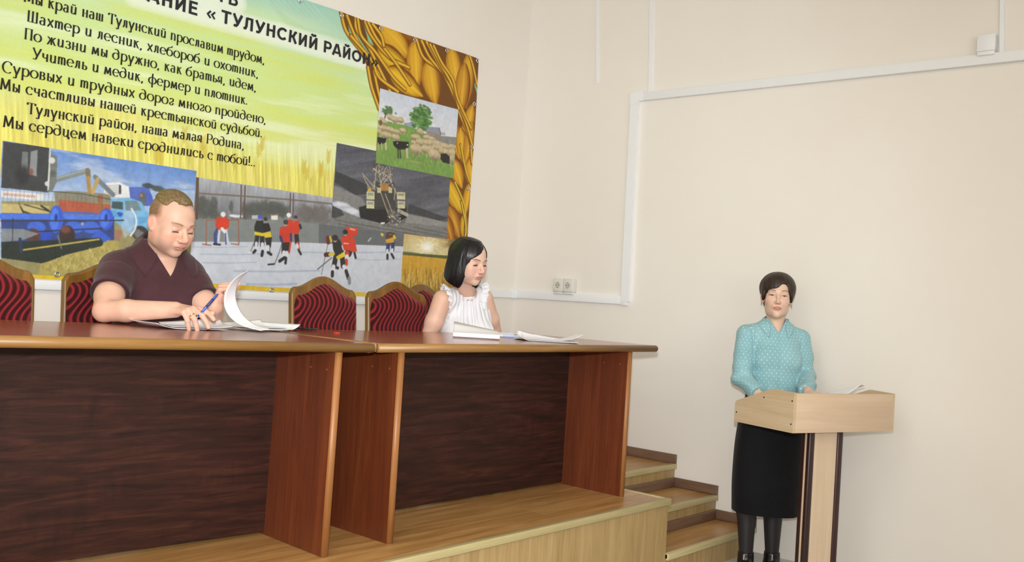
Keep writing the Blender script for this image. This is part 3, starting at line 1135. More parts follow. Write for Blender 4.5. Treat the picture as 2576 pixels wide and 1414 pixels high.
# blue reaper reel
h_.poly([(0, 660), (520, 668), (960, 690), (960, 890), (0, 930)], (52, 70, 132))
h_.line([(0, 688), (500, 694)], 52, (70, 114, 224))
h_.line([(520, 690), (900, 708)], 44, (76, 120, 228))
h_.line([(530, 655), (820, 668)], 20, (66, 102, 206))
for x, rx, ry in ((466, 62, 118), (892, 62, 92)):
    h_.ell(x, 712, rx, ry, (58, 92, 214), 1, .03)
    h_.ell(x - 14, 712, rx * .6, ry * .8, (76, 122, 236), 1, .1)
    h_.ell(x, 700, 16, 40, (36, 56, 150))
for x in (300, 620, 760):
    h_.ell(x, 780, 78, 50, (66, 104, 214), 1, .1)
h_.poly([(760, 870), (830, 800), (930, 870), (920, 910), (790, 890)], (58, 92, 206))
h_.poly([(330, 830), (420, 820), (430, 900), (340, 900)], (46, 74, 190))
h_.line([(0, 728), (1040, 722)], 13, (58, 58, 70))
h_.line([(0, 832), (860, 790)], 11, (48, 46, 52))
h_.ell(560, 850, 66, 84, (58, 44, 42), 1, .06)
h_.ell(270, 850, 60, 60, (86, 60, 56), 1, .1)
h_.ell(545, 800, 40, 30, (122, 74, 62), .9, .3)
h_.poly([(0, 792), (180, 795), (320, 835), (180, 890), (0, 905)], (128, 136, 142))
h_.ell(690, 752, 16, 18, (150, 158, 160))
h_.line([(100, 700), (95, 900)], 6, (40, 42, 50))
h_.poly([(0, 905), (190, 900), (840, 868), (868, 905), (850, 960), (340, 1085), (0, 1040)], (42, 50, 44))
h_.line([(190, 972), (830, 882)], 15, (190, 170, 88))
h_.line([(160, 880), (170, 990)], 26, (48, 58, 84))
h_.line([(480, 850), (510, 960)], 10, (122, 124, 118))
# cab on the left
h_.poly([(18, 55), (412, 104), (400, 486), (0, 446)], (58, 61, 64))
h_.poly([(180, 140), (230, 145), (225, 340), (170, 300)], (112, 118, 120))
h_.poly([(252, 140), (312, 125), (300, 350), (240, 330)], (136, 142, 146))
h_.ell(180, 340, 60, 80, (44, 44, 48), .9, .3)
h_.ell(255, 310, 20, 28, (128, 74, 66), .9, .3)
h_.poly([(412, 104), (424, 106), (412, 400), (398, 480), (390, 480)], (214, 216, 212))
h_.poly([(424, 160), (478, 180), (470, 400), (440, 470), (405, 470)], (112, 118, 114))
h_.ell(433, 216, 27, 27, (210, 216, 212), 1, .1)
h_.ell(440, 330, 22, 30, (92, 98, 94), 1, .2, tex=.5)
h_.ell(388, 412, 19, 21, (206, 212, 214), 1, .1)
h_.poly([(0, 470), (362, 500), (350, 552), (0, 528)], (226, 227, 226))
for k in range(13):
    x = 20 + 21 * k
    h_.line([(x, 492 + k * 1.6), (x + 9, 512 + k * 1.6), (x + 15, 496 + k * 1.6)], 6, (186, 104, 88), .8)
h_.line([(0, 440), (700, 500), (930, 545)], 7, (62, 66, 66))
for k in range(26):
    h_.line([(20 + 35 * k, 455 + 3 * k), (16 + 35 * k, 560 + 3 * k)], 2.2, (70, 74, 74), .7)
h_.poly([(140, 560), (190, 640), (270, 668), (180, 660)], (60, 58, 56))
h_.line([(200, 590), (420, 650)], 10, (60, 60, 58))
h_.line([(340, 600), (400, 640)], 18, (50, 50, 48))
# straw in the foreground
h_.poly([(330, 1095), (560, 1010), (850, 940), (900, 890), (1000, 900), (1000, 1300), (300, 1300)], (172, 158, 86))
r_ = np.random.default_rng(9)
for k in range(230):
    x, y = r_.uniform(340, 960), r_.uniform(960, 1160)
    if y < 1095 - (x - 330) * .27:
        continue
    h_.line([(x, y), (x + r_.uniform(-16, 16), y - r_.uniform(10, 34))], 4.5, [(204, 190, 116), (128, 116, 58), (222, 208, 136)][k % 3], .8)
h_.line(spline([bpx(0 + .297 * x, 340 + .297 * y) for x, y in ((1108, 625), (1138, 680), (1148, 740), (1135, 800), (1100, 850))], 6), .010, (232, 238, 244), .9, raw=True)
grain(h_, .07, .02, 2)
h_.mesh('printed_photograph', M_vinyl, banner, .0006)

# 2. ice hockey
k_ = Canvas(-2.567, -1.110, 1.358, 1.899, .0027).crop(460, 440, .22636)
gradient(k_, 1.72, 1.9, (118, 120, 126), (168, 172, 182))
wood_ = vnoise(k_.U, k_.V, (.012, .10), 51, 4)
k_.C *= (1 + .30 * (wood_ - .5))[..., None]
for x, y, rx, ry in ((240, 380, 95, 120), (180, 330, 60, 90), (330, 300, 40, 70), (330, 420, 60, 70), (700, 400, 60, 90), (780, 390, 90, 80), (900, 380, 110, 95), (1000, 380, 120, 90), (1090, 390, 70, 80), (520, 360, 25, 60), (1350, 430, 110, 90), (1520, 440, 130, 100)):
    k_.ell(x, y, rx, ry, (78, 82, 78) if x < 1200 else (104, 98, 96), .8, .3, tex=.9)
k_.ell(560, 458, 60, 16, (222, 226, 232), 1, .2)
k_.ell(620, 458, 30, 14, (214, 220, 228), 1, .2)
k_.poly([(750, 450), (820, 448), (820, 490), (750, 490)], (190, 192, 194))
k_.poly([(965, 450), (1040, 445), (1042, 502), (968, 500)], (226, 224, 214))
k_.line([(960, 448), (1044, 442)], 12, (120, 112, 104))
fence = [(80, 480), (150, 488), (1100, 502), (1640, 560), (2440, 655), (2440, 800), (1200, 752), (80, 745)]
k_.poly(fence, (132, 138, 138))
k_.poly([(1500, 545), (2440, 655), (2440, 800), (1500, 765)], (88, 92, 98), .75)
for q in range(110):
    x = 90 + q * 21.5
    y0 = np.interp(x, [80, 1100, 1640, 2440], [482, 502, 560, 655])
    y1 = np.interp(x, [80, 1200, 2440], [745, 752, 800])
    k_.line([(x, y0), (x + 2, y1)], 4, (98, 104, 104), .7)
ice = [(60, 742), (1200, 748), (2440, 795), (2440, 1500), (0, 1500)]
k_.poly(ice, (204, 210, 222))
for x0, x1, y, w in ((180, 900, 880, 12), (200, 800, 975, 12), (560, 1500, 1068, 22), (700, 1250, 1215, 26), (1300, 2400, 860, 14), (1900, 2400, 940, 8), (100, 700, 800, 10)):
    k_.line([(x0, y), ((x0 + x1) / 2, y + 6), (x1, y - 4)], w, (150, 166, 192), .55)
for x, w, y0, y1 in ((147, 36, 40, 480), (633, 15, 118, 480), (676, 17, 122, 485), (1186, 15, 205, 470), (1219, 13, 210, 480)):
    k_.line([(x, y0), (x - 8, y1)], w, (88, 72, 62))
k_.line([(160, 206), (640, 236), (1180, 276), (1650, 322)], 17, (112, 100, 84))
gl = (156, 88, 62)
for P in ([(246, 505), (246, 780)], [(246, 502), (604, 502)], [(604, 502), (606, 775)], [(205, 770), (300, 782)], [(520, 765), (606, 775)]):
    k_.line(P, 11, gl)


def player(head, hr, hc, torso, tc, legs=(), belt=None, sticks=(), arms=()):
    for P, w, c in legs:
        k_.line(P, w, c)
    for P, w, c in sticks:
        k_.line(P, w, c)
    k_.poly(torso, tc)
    if belt:
        k_.poly(belt[0], belt[1])
    for P, w, c in arms:
        k_.line(P, w, c)
    k_.ell(head[0], head[1] + hr * .7, hr * .7, hr * .8, (196, 158, 136))
    k_.ell(head[0], head[1], hr, hr, hc, 1, .06)


DK, WH, RD, YL, NV = (44, 42, 46), (218, 222, 230), (208, 62, 40), (220, 196, 46), (52, 58, 112)
player((432, 438), 28, (226, 228, 234), [(372, 468), (470, 464), (500, 520), (496, 580), (455, 612), (390, 612), (348, 575), (350, 500)], RD,
       [([(375, 600), (345, 660), (350, 760)], 40, (70, 78, 140)), ([(392, 600), (380, 740)], 26, (206, 212, 222)), ([(455, 600), (468, 690), (485, 780)], 44, (196, 204, 222)), ([(455, 640), (464, 770)], 14, (60, 66, 130))], None, [([(330, 770), (400, 775)], 20, DK)], [([(420, 600), (450, 630)], 36, (226, 226, 230))])
player((842, 470), 27, (72, 92, 200), [(800, 510), (876, 506), (890, 600), (870, 660), (785, 660), (778, 580)], (40, 44, 42),
       [([(815, 660), (795, 780)], 50, DK), ([(800, 760), (795, 810)], 34, WH), ([(790, 840), (770, 862)], 30, DK), ([(865, 680), (866, 780)], 54, DK), ([(868, 770), (870, 830)], 40, WH), ([(870, 850), (862, 895)], 34, DK)], ([(780, 628), (885, 650), (880, 684), (782, 668)], YL), [([(800, 690), (738, 850)], 6, (70, 70, 74)), ([(710, 855), (735, 868)], 12, (236, 238, 240))])
player((905, 492), 25, (54, 52, 56), [(870, 540), (940, 536), (962, 600), (955, 660), (880, 660)], (38, 36, 38),
       [([(915, 690), (935, 790), (935, 850)], 44, DK), ([(955, 690), (945, 790)], 42, DK), ([(930, 800), (930, 840)], 40, WH), ([(930, 862), (965, 884)], 30, DK)], ([(865, 650), (955, 625), (975, 690), (900, 700)], YL))
player((1165, 446), 26, (232, 232, 236), [(1140, 500), (1200, 496), (1232, 560), (1226, 650), (1150, 640)], RD)
player((1243, 470), 22, (60, 56, 58), [(1222, 508), (1280, 510), (1304, 580), (1270, 660), (1225, 660)], RD, [([(1250, 670), (1258, 760)], 54, DK), ([(1262, 760), (1275, 830)], 34, (206, 70, 60)), ([(1255, 780), (1262, 800)], 34, WH), ([(1275, 840), (1298, 880)], 26, DK), ([(1195, 680), (1165, 860)], 26, (200, 70, 50))], None, (), [([(1290, 560), (1298, 590)], 28, DK)])
player((1131, 526), 29, (56, 60, 58), [(1070, 580), (1180, 566), (1216, 620), (1190, 748), (1092, 750), (1056, 660)], (206, 58, 40),
       [([(1112, 745), (1106, 860)], 56, DK), ([(1150, 745), (1134, 860)], 52, DK), ([(1108, 865), (1112, 905)], 46, WH), ([(1140, 865), (1136, 905)], 40, WH), ([(1115, 920), (1060, 958)], 34, DK), ([(1132, 925), (1125, 980)], 30, DK)],
       None, [([(1088, 750), (1060, 850), (1005, 985)], 9, (92, 98, 92)), ([(1000, 990), (932, 996)], 16, (40, 40, 44))], [([(1072, 690), (1085, 735)], 32, NV), ([(1185, 660), (1190, 730)], 24, NV)])
k_.poly([(1800, 578), (1932, 590), (1930, 670), (1870, 690), (1796, 640)], RD)
k_.line([(1850, 600), (1900, 612)], 16, (232, 190, 180), .8)
player((1796, 636), 29, (40, 42, 44), [(1742, 690), (1850, 664), (1900, 720), (1926, 850), (1890, 860), (1830, 840), (1780, 838)], RD,
       [([(1840, 840), (1830, 870)], 80, DK), ([(1820, 870), (1810, 930)], 44, (204, 64, 54)), ([(1815, 910), (1812, 930)], 46, WH), ([(1808, 950), (1808, 990)], 36, (200, 60, 50)), ([(1790, 1000), (1700, 1040)], 30, (200, 204, 212)), ([(1700, 1030), (1712, 1035)], 30, DK)],
       None, (), [([(1898, 870), (1910, 920)], 26, DK), ([(1780, 760), (1830, 765)], 10, (236, 200, 190))])
player((1682, 700), 34, (46, 46, 48), [(1650, 730), (1730, 715), (1772, 800), (1784, 880), (1700, 920), (1660, 830)], (44, 42, 44),
       [([(1690, 910), (1668, 1020)], 58, DK), ([(1664, 1020), (1658, 1080)], 46, WH), ([(1652, 1080), (1650, 1120)], 38, DK), ([(1760, 910), (1772, 1010)], 60, DK), ([(1780, 1020), (1812, 1090)], 42, WH), ([(1805, 1070), (1830, 1150)], 40, DK), ([(1838, 1150), (1842, 1200)], 38, (130, 134, 142))],
       ([(1690, 910), (1785, 850), (1795, 905), (1710, 945)], YL), [([(1604, 760), (1566, 930), (1528, 1110)], 8, (110, 112, 116)), ([(1645, 920), (1486, 1048)], 11, (92, 94, 96))],
       [([(1600, 700), (1606, 750)], 44, (104, 44, 40)), ([(1625, 690), (1640, 740)], 20, YL), ([(1575, 888), (1612, 884)], 44, (82, 40, 42)), ([(1620, 884), (1665, 880)], 30, YL), ([(1760, 790), (1772, 830)], 14, WH)])
player((2290, 640), 20, (60, 60, 62), [(2250, 640), (2340, 640), (2342, 690), (2320, 760), (2250, 760), (2236, 690)], (96, 60, 48),
       [([(2270, 750), (2262, 840)], 46, NV), ([(2320, 750), (2316, 830)], 42, NV), ([(2258, 840), (2262, 880)], 30, WH), ([(2312, 830), (2308, 870)], 28, WH), ([(2260, 890), (2260, 930)], 28, DK), ([(2305, 880), (2328, 922)], 26, DK)],
       ([(2238, 720), (2330, 690), (2330, 750), (2250, 760)], (206, 160, 50)), (), [([(2195, 660), (2205, 668)], 26, YL), ([(2330, 680), (2340, 700)], 26, YL)])
k_.line([(2050, 735), (2075, 705)], 16, (200, 206, 210), .8)
k_.line([(2340, 750), (2420, 790)], 8, (120, 80, 76), .8)
grain(k_, .04, .02, 5)
k_.mesh('printed_photograph', M_vinyl, banner, .0010)

# 3. open-cast mine
m_ = Canvas(-1.682, -.728, 1.742, 2.222, .0027).crop(800, 210, .27577)
gradient(m_, 1.75, 2.22, (96, 98, 104), (84, 86, 98))
dg = vnoise(m_.U + m_.V * .9, m_.V - m_.U * .25, (.3, .03), 61, 4)
m_.C *= (1 + .55 * (dg - .5))[..., None]
m_.poly([(150, 800), (430, 920), (440, 1010), (330, 1020), (140, 900)], (56, 58, 62))
m_.poly([(140, 930), (400, 1050), (420, 1140), (360, 1160), (120, 1090)], (128, 128, 128))
m_.poly([(120, 1085), (250, 1100), (360, 1160), (370, 1225), (260, 1180), (130, 1120)], (186, 190, 204))
m_.ell(200, 1100, 70, 20, (220, 224, 234), .9, .4, tex=.6)
m_.ell(300, 1165, 60, 22, (224, 228, 236), .9, .4, tex=.6)
m_.poly([(100, 1120), (260, 1180), (370, 1230), (640, 1280), (1180, 1260), (1180, 1460), (100, 1320)], (122, 122, 121))
m_.poly([(110, 1110), (200, 1150), (230, 1200), (150, 1230), (100, 1220)], (66, 68, 70))
m_.poly([(800, 1190), (1180, 1270), (1180, 1310), (780, 1270)], (142, 142, 140))
for q in range(26):
    x, y = 140 + q * 40, 1240 + (q * 37 % 130) + q * 3
    m_.line([(x, y), (x + 150, y + 34)], 13, (82, 82, 82), .55)
m_.poly([(820, 1100), (1180, 1230), (1100, 1250), (800, 1180)], (52, 54, 58), .8)
m_.poly([(360, 1130), (430, 1110), (600, 1130), (650, 1250), (600, 1285), (380, 1230)], (34, 34, 37))
m_.poly([(690, 1140), (790, 1130), (800, 1220), (740, 1250)], (30, 30, 33))
m_.poly([(500, 900), (680, 900), (700, 1150), (480, 1150)], (62, 60, 58), .85)
bg_ = (186, 172, 138)
for P in ([(390, 820), (510, 960)], [(400, 850), (480, 1000)], [(540, 740), (560, 950)], [(520, 760), (500, 960)], [(640, 760), (660, 930)], [(600, 780), (560, 920)], [(620, 780), (650, 900)], [(550, 800), (640, 860)], [(490, 780), (560, 830)], [(580, 760), (540, 850)],
          [(650, 830), (560, 940)], [(560, 1000), (640, 1230)], [(600, 1010), (680, 1220)], [(640, 1190), (730, 1270)], [(660, 920), (700, 1000)], [(690, 960), (680, 1060)]):
    m_.line(P, 9, bg_, .9)
r_ = np.random.default_rng(12)
for q in range(120):
    x, y = r_.uniform(490, 670), r_.uniform(745, 980)
    m_.line([(x, y), (x + r_.uniform(-22, 22), y + r_.uniform(-18, 18))], 4, [(214, 196, 160), (120, 92, 62), (232, 228, 214), (70, 62, 56)][q % 4], .8)
for x0, x1, y0, y1 in ((430, 502, 985, 1060), (430, 500, 1068, 1142), (706, 782, 990, 1060), (712, 780, 1072, 1142), (526, 560, 950, 1000), (630, 662, 950, 1000)):
    m_.poly([(x0, y0), (x1, y0 + 4), (x1, y1), (x0, y1 - 2)], (206, 200, 160))
    m_.poly([(x0 + 8, y0 + 12), (x1 - 10, y0 + 14), (x1 - 10, (y0 + y1) / 2), (x0 + 8, (y0 + y1) / 2)], (120, 134, 128), .7)
m_.poly([(560, 910), (630, 910), (630, 980), (560, 980)], (170, 122, 66))
m_.poly([(440, 965), (470, 950), (470, 985), (440, 985)], (208, 168, 60))
m_.line([(720, 1160), (800, 1200)], 30, (168, 166, 156))
for q in range(50):
    x, y = r_.uniform(620, 740), r_.uniform(1170, 1290)
    m_.ell(x, y, 7, 6, [(206, 196, 166), (120, 110, 90), (60, 58, 54)][q % 3], .9, .2)
m_.poly([(560, 1268), (598, 1266), (596, 1282), (558, 1284)], (226, 224, 206))
grain(m_, .09, .015, 8)
m_.mesh('printed_photograph', M_vinyl, banner, .0014)

# 4. flock of sheep
s_ = Canvas(-1.380, -.698, 2.149, 2.606, .0027).crop(800, 210, .27577)
gradient(s_, 2.42, 2.6, (222, 226, 234), (204, 214, 232))
gr = [(500, 330), (640, 350), (780, 380), (900, 420), (1000, 480), (1300, 580), (1300, 900), (480, 900)]
s_.poly([(770, 362), (860, 352), (880, 420), (790, 400)], (150, 160, 182))
s_.poly(gr, (118, 156, 74))
s_.poly([(960, 392), (1100, 404), (1112, 470), (960, 440)], (140, 148, 166))
s_.poly([(980, 438), (1110, 468), (1110, 480), (980, 455)], (160, 126, 84))
s_.line([(1098, 408), (1112, 470)], 6, (88, 62, 48))
s_.poly([(1112, 446), (1150, 448), (1152, 478), (1112, 470)], (170, 178, 192))
s_.poly([(970, 455), (1100, 478), (1256, 492), (1256, 590), (1100, 560), (970, 500)], (140, 140, 136))
for q in range(22):
    s_.line([(985 + 12.5 * q, 462 + 2.0 * q), (985 + 12.5 * q, 500 + 4.0 * q)], 3, (108, 108, 104), .8)
s_.line([(950, 420), (940, 480)], 16, (92, 76, 50))
r_ = np.random.default_rng(21)
for q in range(420):
    a, b = r_.normal(0, 1), r_.normal(0, 1)
    x, y = 932 + a * 54 * (1 + .10 * b), 315 + b * 62
    if (x - 932) ** 2 / 100 ** 2 + (y - 312) ** 2 / 118 ** 2 > 1:
        continue
    s_.ell(x, y, 13, 10, [(66, 112, 52), (92, 140, 70), (52, 92, 44), (112, 158, 88)][q % 4], .8, .4)
for q in range(60):
    x, y = 625 + r_.normal(0, 22), 250 + r_.normal(0, 18)
    s_.ell(x, y, 11, 9, [(70, 104, 60), (92, 128, 80)][q % 2], .8, .4)
s_.line([(610, 270), (596, 320)], 12, (92, 72, 56))
SHP = [(575, 330, 28, 24), (590, 352, 34, 22), (650, 310, 38, 26), (690, 330, 42, 30), (745, 335, 34, 28), (570, 405, 60, 28), (640, 420, 60, 26), (700, 440, 44, 24), (762, 430, 32, 24), (540, 440, 30, 30), (612, 470, 52, 32), (700, 492, 38, 30),
       (880, 490, 42, 28), (925, 442, 32, 30), (990, 495, 44, 24), (1030, 505, 34, 20), (870, 540, 34, 24), (940, 540, 60, 34), (1010, 545, 60, 36), (1080, 550, 60, 30), (1150, 575, 60, 30), (1215, 580, 34, 26), (885, 600, 54, 50), (965, 596, 38, 36),
       (1010, 610, 50, 44), (1090, 585, 54, 36), (1055, 650, 62, 52), (1150, 625, 60, 36), (1215, 635, 36, 42), (1215, 690, 24, 52)]
for x, y, rx, ry in SHP:
    for dx in (-.5, .5):
        s_.line([(x + dx * rx, y + ry * .5), (x + dx * rx, y + ry * 1.35)], 6, (206, 190, 160))
    s_.ell(x, y, rx, ry, (192, 174, 136), 1, .08, tex=.35, dark=.35)
    s_.ell(x - rx * .2, y - ry * .35, rx * .6, ry * .4, (214, 198, 160), .6, .5)
s_.ell(560, 360, 14, 26, (112, 72, 50), .9, .2)
s_.poly([(672, 530), (700, 526), (815, 534), (822, 570), (805, 600), (720, 606), (690, 580), (674, 560)], (34, 32, 32))
for x in (716, 736, 795, 806):
    s_.line([(x, 595), (x + (4 if x < 760 else 2), 680)], 11, (44, 40, 38) if x < 760 else (206, 186, 160))
s_.ell(712, 545, 8, 8, (220, 216, 206))
s_.ell(806, 562, 12, 8, (226, 220, 206))
s_.poly([(528, 490), (590, 500), (612, 500), (600, 545), (530, 560)], (40, 36, 36))
for x in (536, 565, 600, 608):
    s_.line([(x, 545), (x + 4, 605)], 8, (206, 188, 160))
s_.poly([(1112, 640), (1160, 640), (1192, 670), (1190, 735), (1130, 720), (1108, 690)], (38, 36, 36))
s_.line([(830, 706), (940, 730)], 9, (172, 164, 120), .8)
s_.C *= (1 + .22 * (vnoise(s_.U, s_.V, (.01, .02), 71, 3) - .5) * (s_.V < 2.40))[..., None]
grain(s_, .05, .02, 9)
s_.mesh('printed_photograph', M_vinyl, banner, .0018)

# 5. sunset over a field
w_ = Canvas(-1.119, -.600, 1.345, 1.745, .0027).crop(900, 560, .24068)
gradient(w_, 1.6, 1.74, (208, 200, 150), (200, 172, 110))
cl = np.clip((vnoise(w_.U, w_.V, (.14, .05), 81, 4) - .45) * 4, 0, 1) * np.clip((w_.U + 1.0) / .3, 0, 1)
w_.C = w_.C * (1 - .8 * cl[..., None]) + np.array((112, 92, 56)) / 255 * .8 * cl[..., None]
w_.ell(960, 100, 130, 40, (92, 84, 62), .8, .5, tex=.6)
w_.ell(1000, 220, 70, 60, (106, 84, 42), .8, .5, tex=.8)
w_.ell(640, 140, 50, 24, (190, 140, 50), .8, .6, tex=.6)
w_.ell(710, 255, 130, 110, (250, 240, 196), .75, .9)
for k in range(12):
    a = k * math.pi / 6 + .2
    w_.line([(712 + 20 * math.cos(a), 252 + 20 * math.sin(a)), (712 + 120 * math.cos(a), 252 + 120 * math.sin(a))], 7, (255, 250, 225), .45)
w_.ell(712, 255, 50, 44, (255, 254, 244), 1, .6)
w_.poly([(440, 308), (700, 330), (940, 346), (1180, 370), (1180, 390), (940, 382), (440, 338)], (76, 86, 42))
w_.poly([(440, 300), (560, 310), (700, 334), (440, 330)], (96, 98, 46), .8)
w_.poly([(440, 334), (940, 380), (1180, 388), (1180, 850), (420, 850)], (206, 158, 48))
sk = vnoise(w_.U, w_.V, (.006, .09), 91, 3)
dep = np.clip((1.56 - w_.V) / .2, 0, 1)
msk = (w_.V < 1.605)
w_.C = np.where(msk[..., None], w_.C * (1 - .25 * dep[..., None]) + (sk - .5)[..., None] * (.10 + .55 * dep[..., None]) * np.array([1, .85, .4]), w_.C)
r_ = np.random.default_rng(33)
for q in range(70):
    x = r_.uniform(440, 930)
    y = r_.uniform(470, 640)
    w_.line([(x, y + 120), (x - 8, y + 40), (x - 4 + r_.uniform(-10, 10), y)], 6, [(226, 196, 96), (108, 82, 34), (238, 214, 130)][q % 3], .7)
grain(w_, .05, .015, 12)
w_.mesh('printed_photograph', M_vinyl, banner, .0004)


# ---- lettering (drawn with a broad pen)
def el(cx, cy, rx, ry, a0, a1, n=16):
    return [(cx + rx * math.cos(math.radians(a0 + (a1 - a0) * i / n)), cy + ry * math.sin(math.radians(a0 + (a1 - a0) * i / n))) for i in range(n + 1)]


def serif(x, y, d):                       # little flag at a stem end; d=-1 left, 1 right, 0 both
    if d == 0:
        return [(x - .13, y), (x + .13, y)]
    return [(x, y), (x + d * .16, y)]


O_ = lambda x: el(x, .5, .44, .5, 90, 450, 28)
LOW = {
    'а': ([[(.62, .0), (.62, .66)], el(.37, .66, .25, .34, 0, 150, 10), el(.36, .28, .27, .28, 60, 360, 20), [(.62, .03), (.76, .03)]], .86),
    'б': ([el(.45, .45, .42, .45, 90, 450, 28), el(.62, .55, .60, .72, 190, 100, 8), [(.5, 1.25), (.7, 1.32), (.86, 1.5)]], 1.0),
    'в': ([[(.18, 0), (.18, 1)], [(.04, 1), (.42, 1)], el(.42, .77, .22, .23, 90, -90, 10), [(.18, .54), (.42, .54)], el(.42, .27, .27, .27, 90, -90, 10), [(.04, 0), (.42, 0)]], .82),
    'г': ([el(.42, .74, .24, .26, 170, 0, 10), el(.42, .74, .24, .26, 0, -60, 5), [(.52, .52), (.25, .34)], el(.40, .24, .24, .24, 160, 380, 12)], .80),
    'д': ([el(.44, .45, .42, .45, 90, 450, 28), [(.84, .45), (.84, .75)], el(.46, .80, .38, .62, 0, 95, 10), [(.42, 1.42), (.22, 1.32)]], 1.02),
    'е': ([[(.06, .52), (.86, .52)], el(.46, .5, .41, .5, 4, 318, 24)], .92),
    'ж': ([[(.6, 0), (.6, 1)], [(.6, .5), (.2, .96), (.04, 1)], [(.45, .62), (.16, .05), (.02, 0)], [(.6, .5), (1.0, .96), (1.16, 1)], [(.75, .62), (1.04, .05), (1.18, 0)]], 1.22),
    'з': ([el(.36, .76, .26, .24, 165, -60, 12), [(.46, .54), (.30, .54)], el(.36, .27, .30, .27, 80, -165, 14)], .74),
    'и': ([[(.18, 1), (.18, .25)], el(.42, .27, .24, .27, 180, 300, 8), [(.54, .04), (.74, .3)], [(.74, 1), (.74, 0)], [(.04, 1), (.18, 1)], [(.60, 1), (.74, 1)], [(.74, .02), (.88, .02)]], .96),
    'к': ([[(.18, 0), (.18, 1)], [(.18, .5), (.56, .93), (.76, .98)], [(.38, .62), (.66, .06), (.82, 0)], [(.04, 1), (.18, 1)], [(.04, 0), (.32, 0)]], .86),
    'л': ([[(.62, 0), (.62, 1)], [(.30, 1), (.62, 1)], [(.30, 1), (.28, .3), (.14, .02), (.02, .08)], [(.62, .02), (.76, .02)]], .84),
    'м': ([[(.14, 0), (.24, 1)], [(.24, 1), (.54, .12)], [(.54, .12), (.86, 1)], [(.86, 1), (.96, 0)], [(.02, 0), (.28, 0)], [(.84, 0), (1.10, 0)], [(.10, 1), (.24, 1)], [(.86, 1), (1.0, 1)]], 1.14),
    'н': ([[(.18, 0), (.18, 1)], [(.72, 0), (.72, 1)], [(.18, .52), (.72, .52)], [(.04, 1), (.3, 1)], [(.6, 1), (.86, 1)], [(.04, 0), (.3, 0)], [(.6, 0), (.86, 0)]], .92),
    'о': ([O_(.46)], .94),
    'п': ([[(.18, 0), (.18, 1)], [(.04, 1), (.18, 1)], [(.18, .72), (.30, .92)], el(.46, .70, .28, .30, 120, 0, 8), [(.74, .70), (.74, 0)], [(.04, 0), (.3, 0)], [(.62, 0), (.88, 0)]], .94),
    'р': ([[(.16, -.55), (.16, 1)], el(.50, .5, .40, .5, 140, -140, 22), [(.02, 1), (.16, 1)], [(.02, -.55), (.30, -.55)]], .98),
    'с': ([el(.47, .5, .42, .5, 48, 318, 22), [(.74, .86), (.76, .72)]], .86),
    'т': ([[(.14, 0), (.14, 1)], [(.02, 1), (.14, 1)], [(.14, .75), (.24, .94)], el(.34, .72, .20, .28, 120, 0, 6), [(.54, .72), (.54, 0)], [(.54, .75), (.64, .94)], el(.74, .72, .20, .28, 120, 0, 6), [(.94, .72), (.94, 0)], [(.94, .02), (1.06, .02)]], 1.12),
    'у': ([[(.06, 1), (.42, .05)], [(.78, 1), (.36, -.22)], el(.22, -.28, .18, .2, 20, -150, 8), [(.0, 1), (.2, 1)], [(.66, 1), (.88, 1)]], .88),
    'ф': ([[(.62, -.5), (.62, 1.5)], el(.62, .5, .56, .48, 90, 450, 30)], 1.24),
    'х': ([[(.08, .98), (.70, .02)], [(.70, .98), (.08, .02)], [(.0, 1), (.18, 1)], [(.6, 1), (.78, 1)], [(0, 0), (.18, 0)], [(.6, 0), (.78, 0)]], .82),
    'ц': ([[(.18, 1), (.18, .25)], el(.42, .27, .24, .27, 180, 300, 8), [(.54, .04), (.74, .3)], [(.74, 1), (.74, -.1)], [(.04, 1), (.18, 1)], [(.74, .0), (.86, -.05), (.84, -.3)]], .96),
    'ч': ([[(.14, 1), (.14, .62)], el(.38, .64, .24, .24, 180, 290, 8), [(.46, .41), (.68, .55)], [(.68, 1), (.68, 0)], [(.02, 1), (.14, 1)], [(.56, 0), (.80, 0)]], .86),
    'ш': ([[(.14, 1), (.14, 0)], [(.54, 1), (.54, 0)], [(.94, 1), (.94, 0)], [(.14, .03), (.94, .03)], [(.02, 1), (.14, 1)], [(.42, 1), (.54, 1)], [(.82, 1), (.94, 1)]], 1.12),
    'ы': ([[(.18, 0), (.18, 1)], el(.36, .28, .26, .28, 90, -90, 10), [(.18, .56), (.36, .56)], [(.18, 0), (.36, 0)], [(.86, 0), (.86, 1)], [(.04, 1), (.3, 1)], [(.74, 1), (.98, 1)], [(.74, 0), (.98, 0)]], 1.04),
    'ь': ([[(.18, 0), (.18, 1)], el(.40, .28, .28, .28, 90, -90, 10), [(.18, .56), (.40, .56)], [(.18, 0), (.40, 0)], [(.04, 1), (.3, 1)]], .78),
    'я': ([[(.62, 0), (.62, 1)], el(.40, .72, .30, .28, 90, 270, 10), [(.40, 1), (.76, 1)], [(.40, .44), (.62, .44)], el(.16, .30, .16, .16, 40, -220, 8), [(.28, .42), (.40, .44)], [(.5, 0), (.76, 0)]], .84),
    ',': ([[(.16, .1), (.16, .0), (.06, -.24)]], .38),
    '.': ([[(.10, .0), (.10, .17)]], .36),
    '!': ([[(.14, .42), (.14, 1.5)], [(.14, 0), (.14, .17)]], .34),
}
LOW['й'] = (LOW['и'][0] + [el(.46, 1.36, .22, .18, 200, 340, 8)], .96)
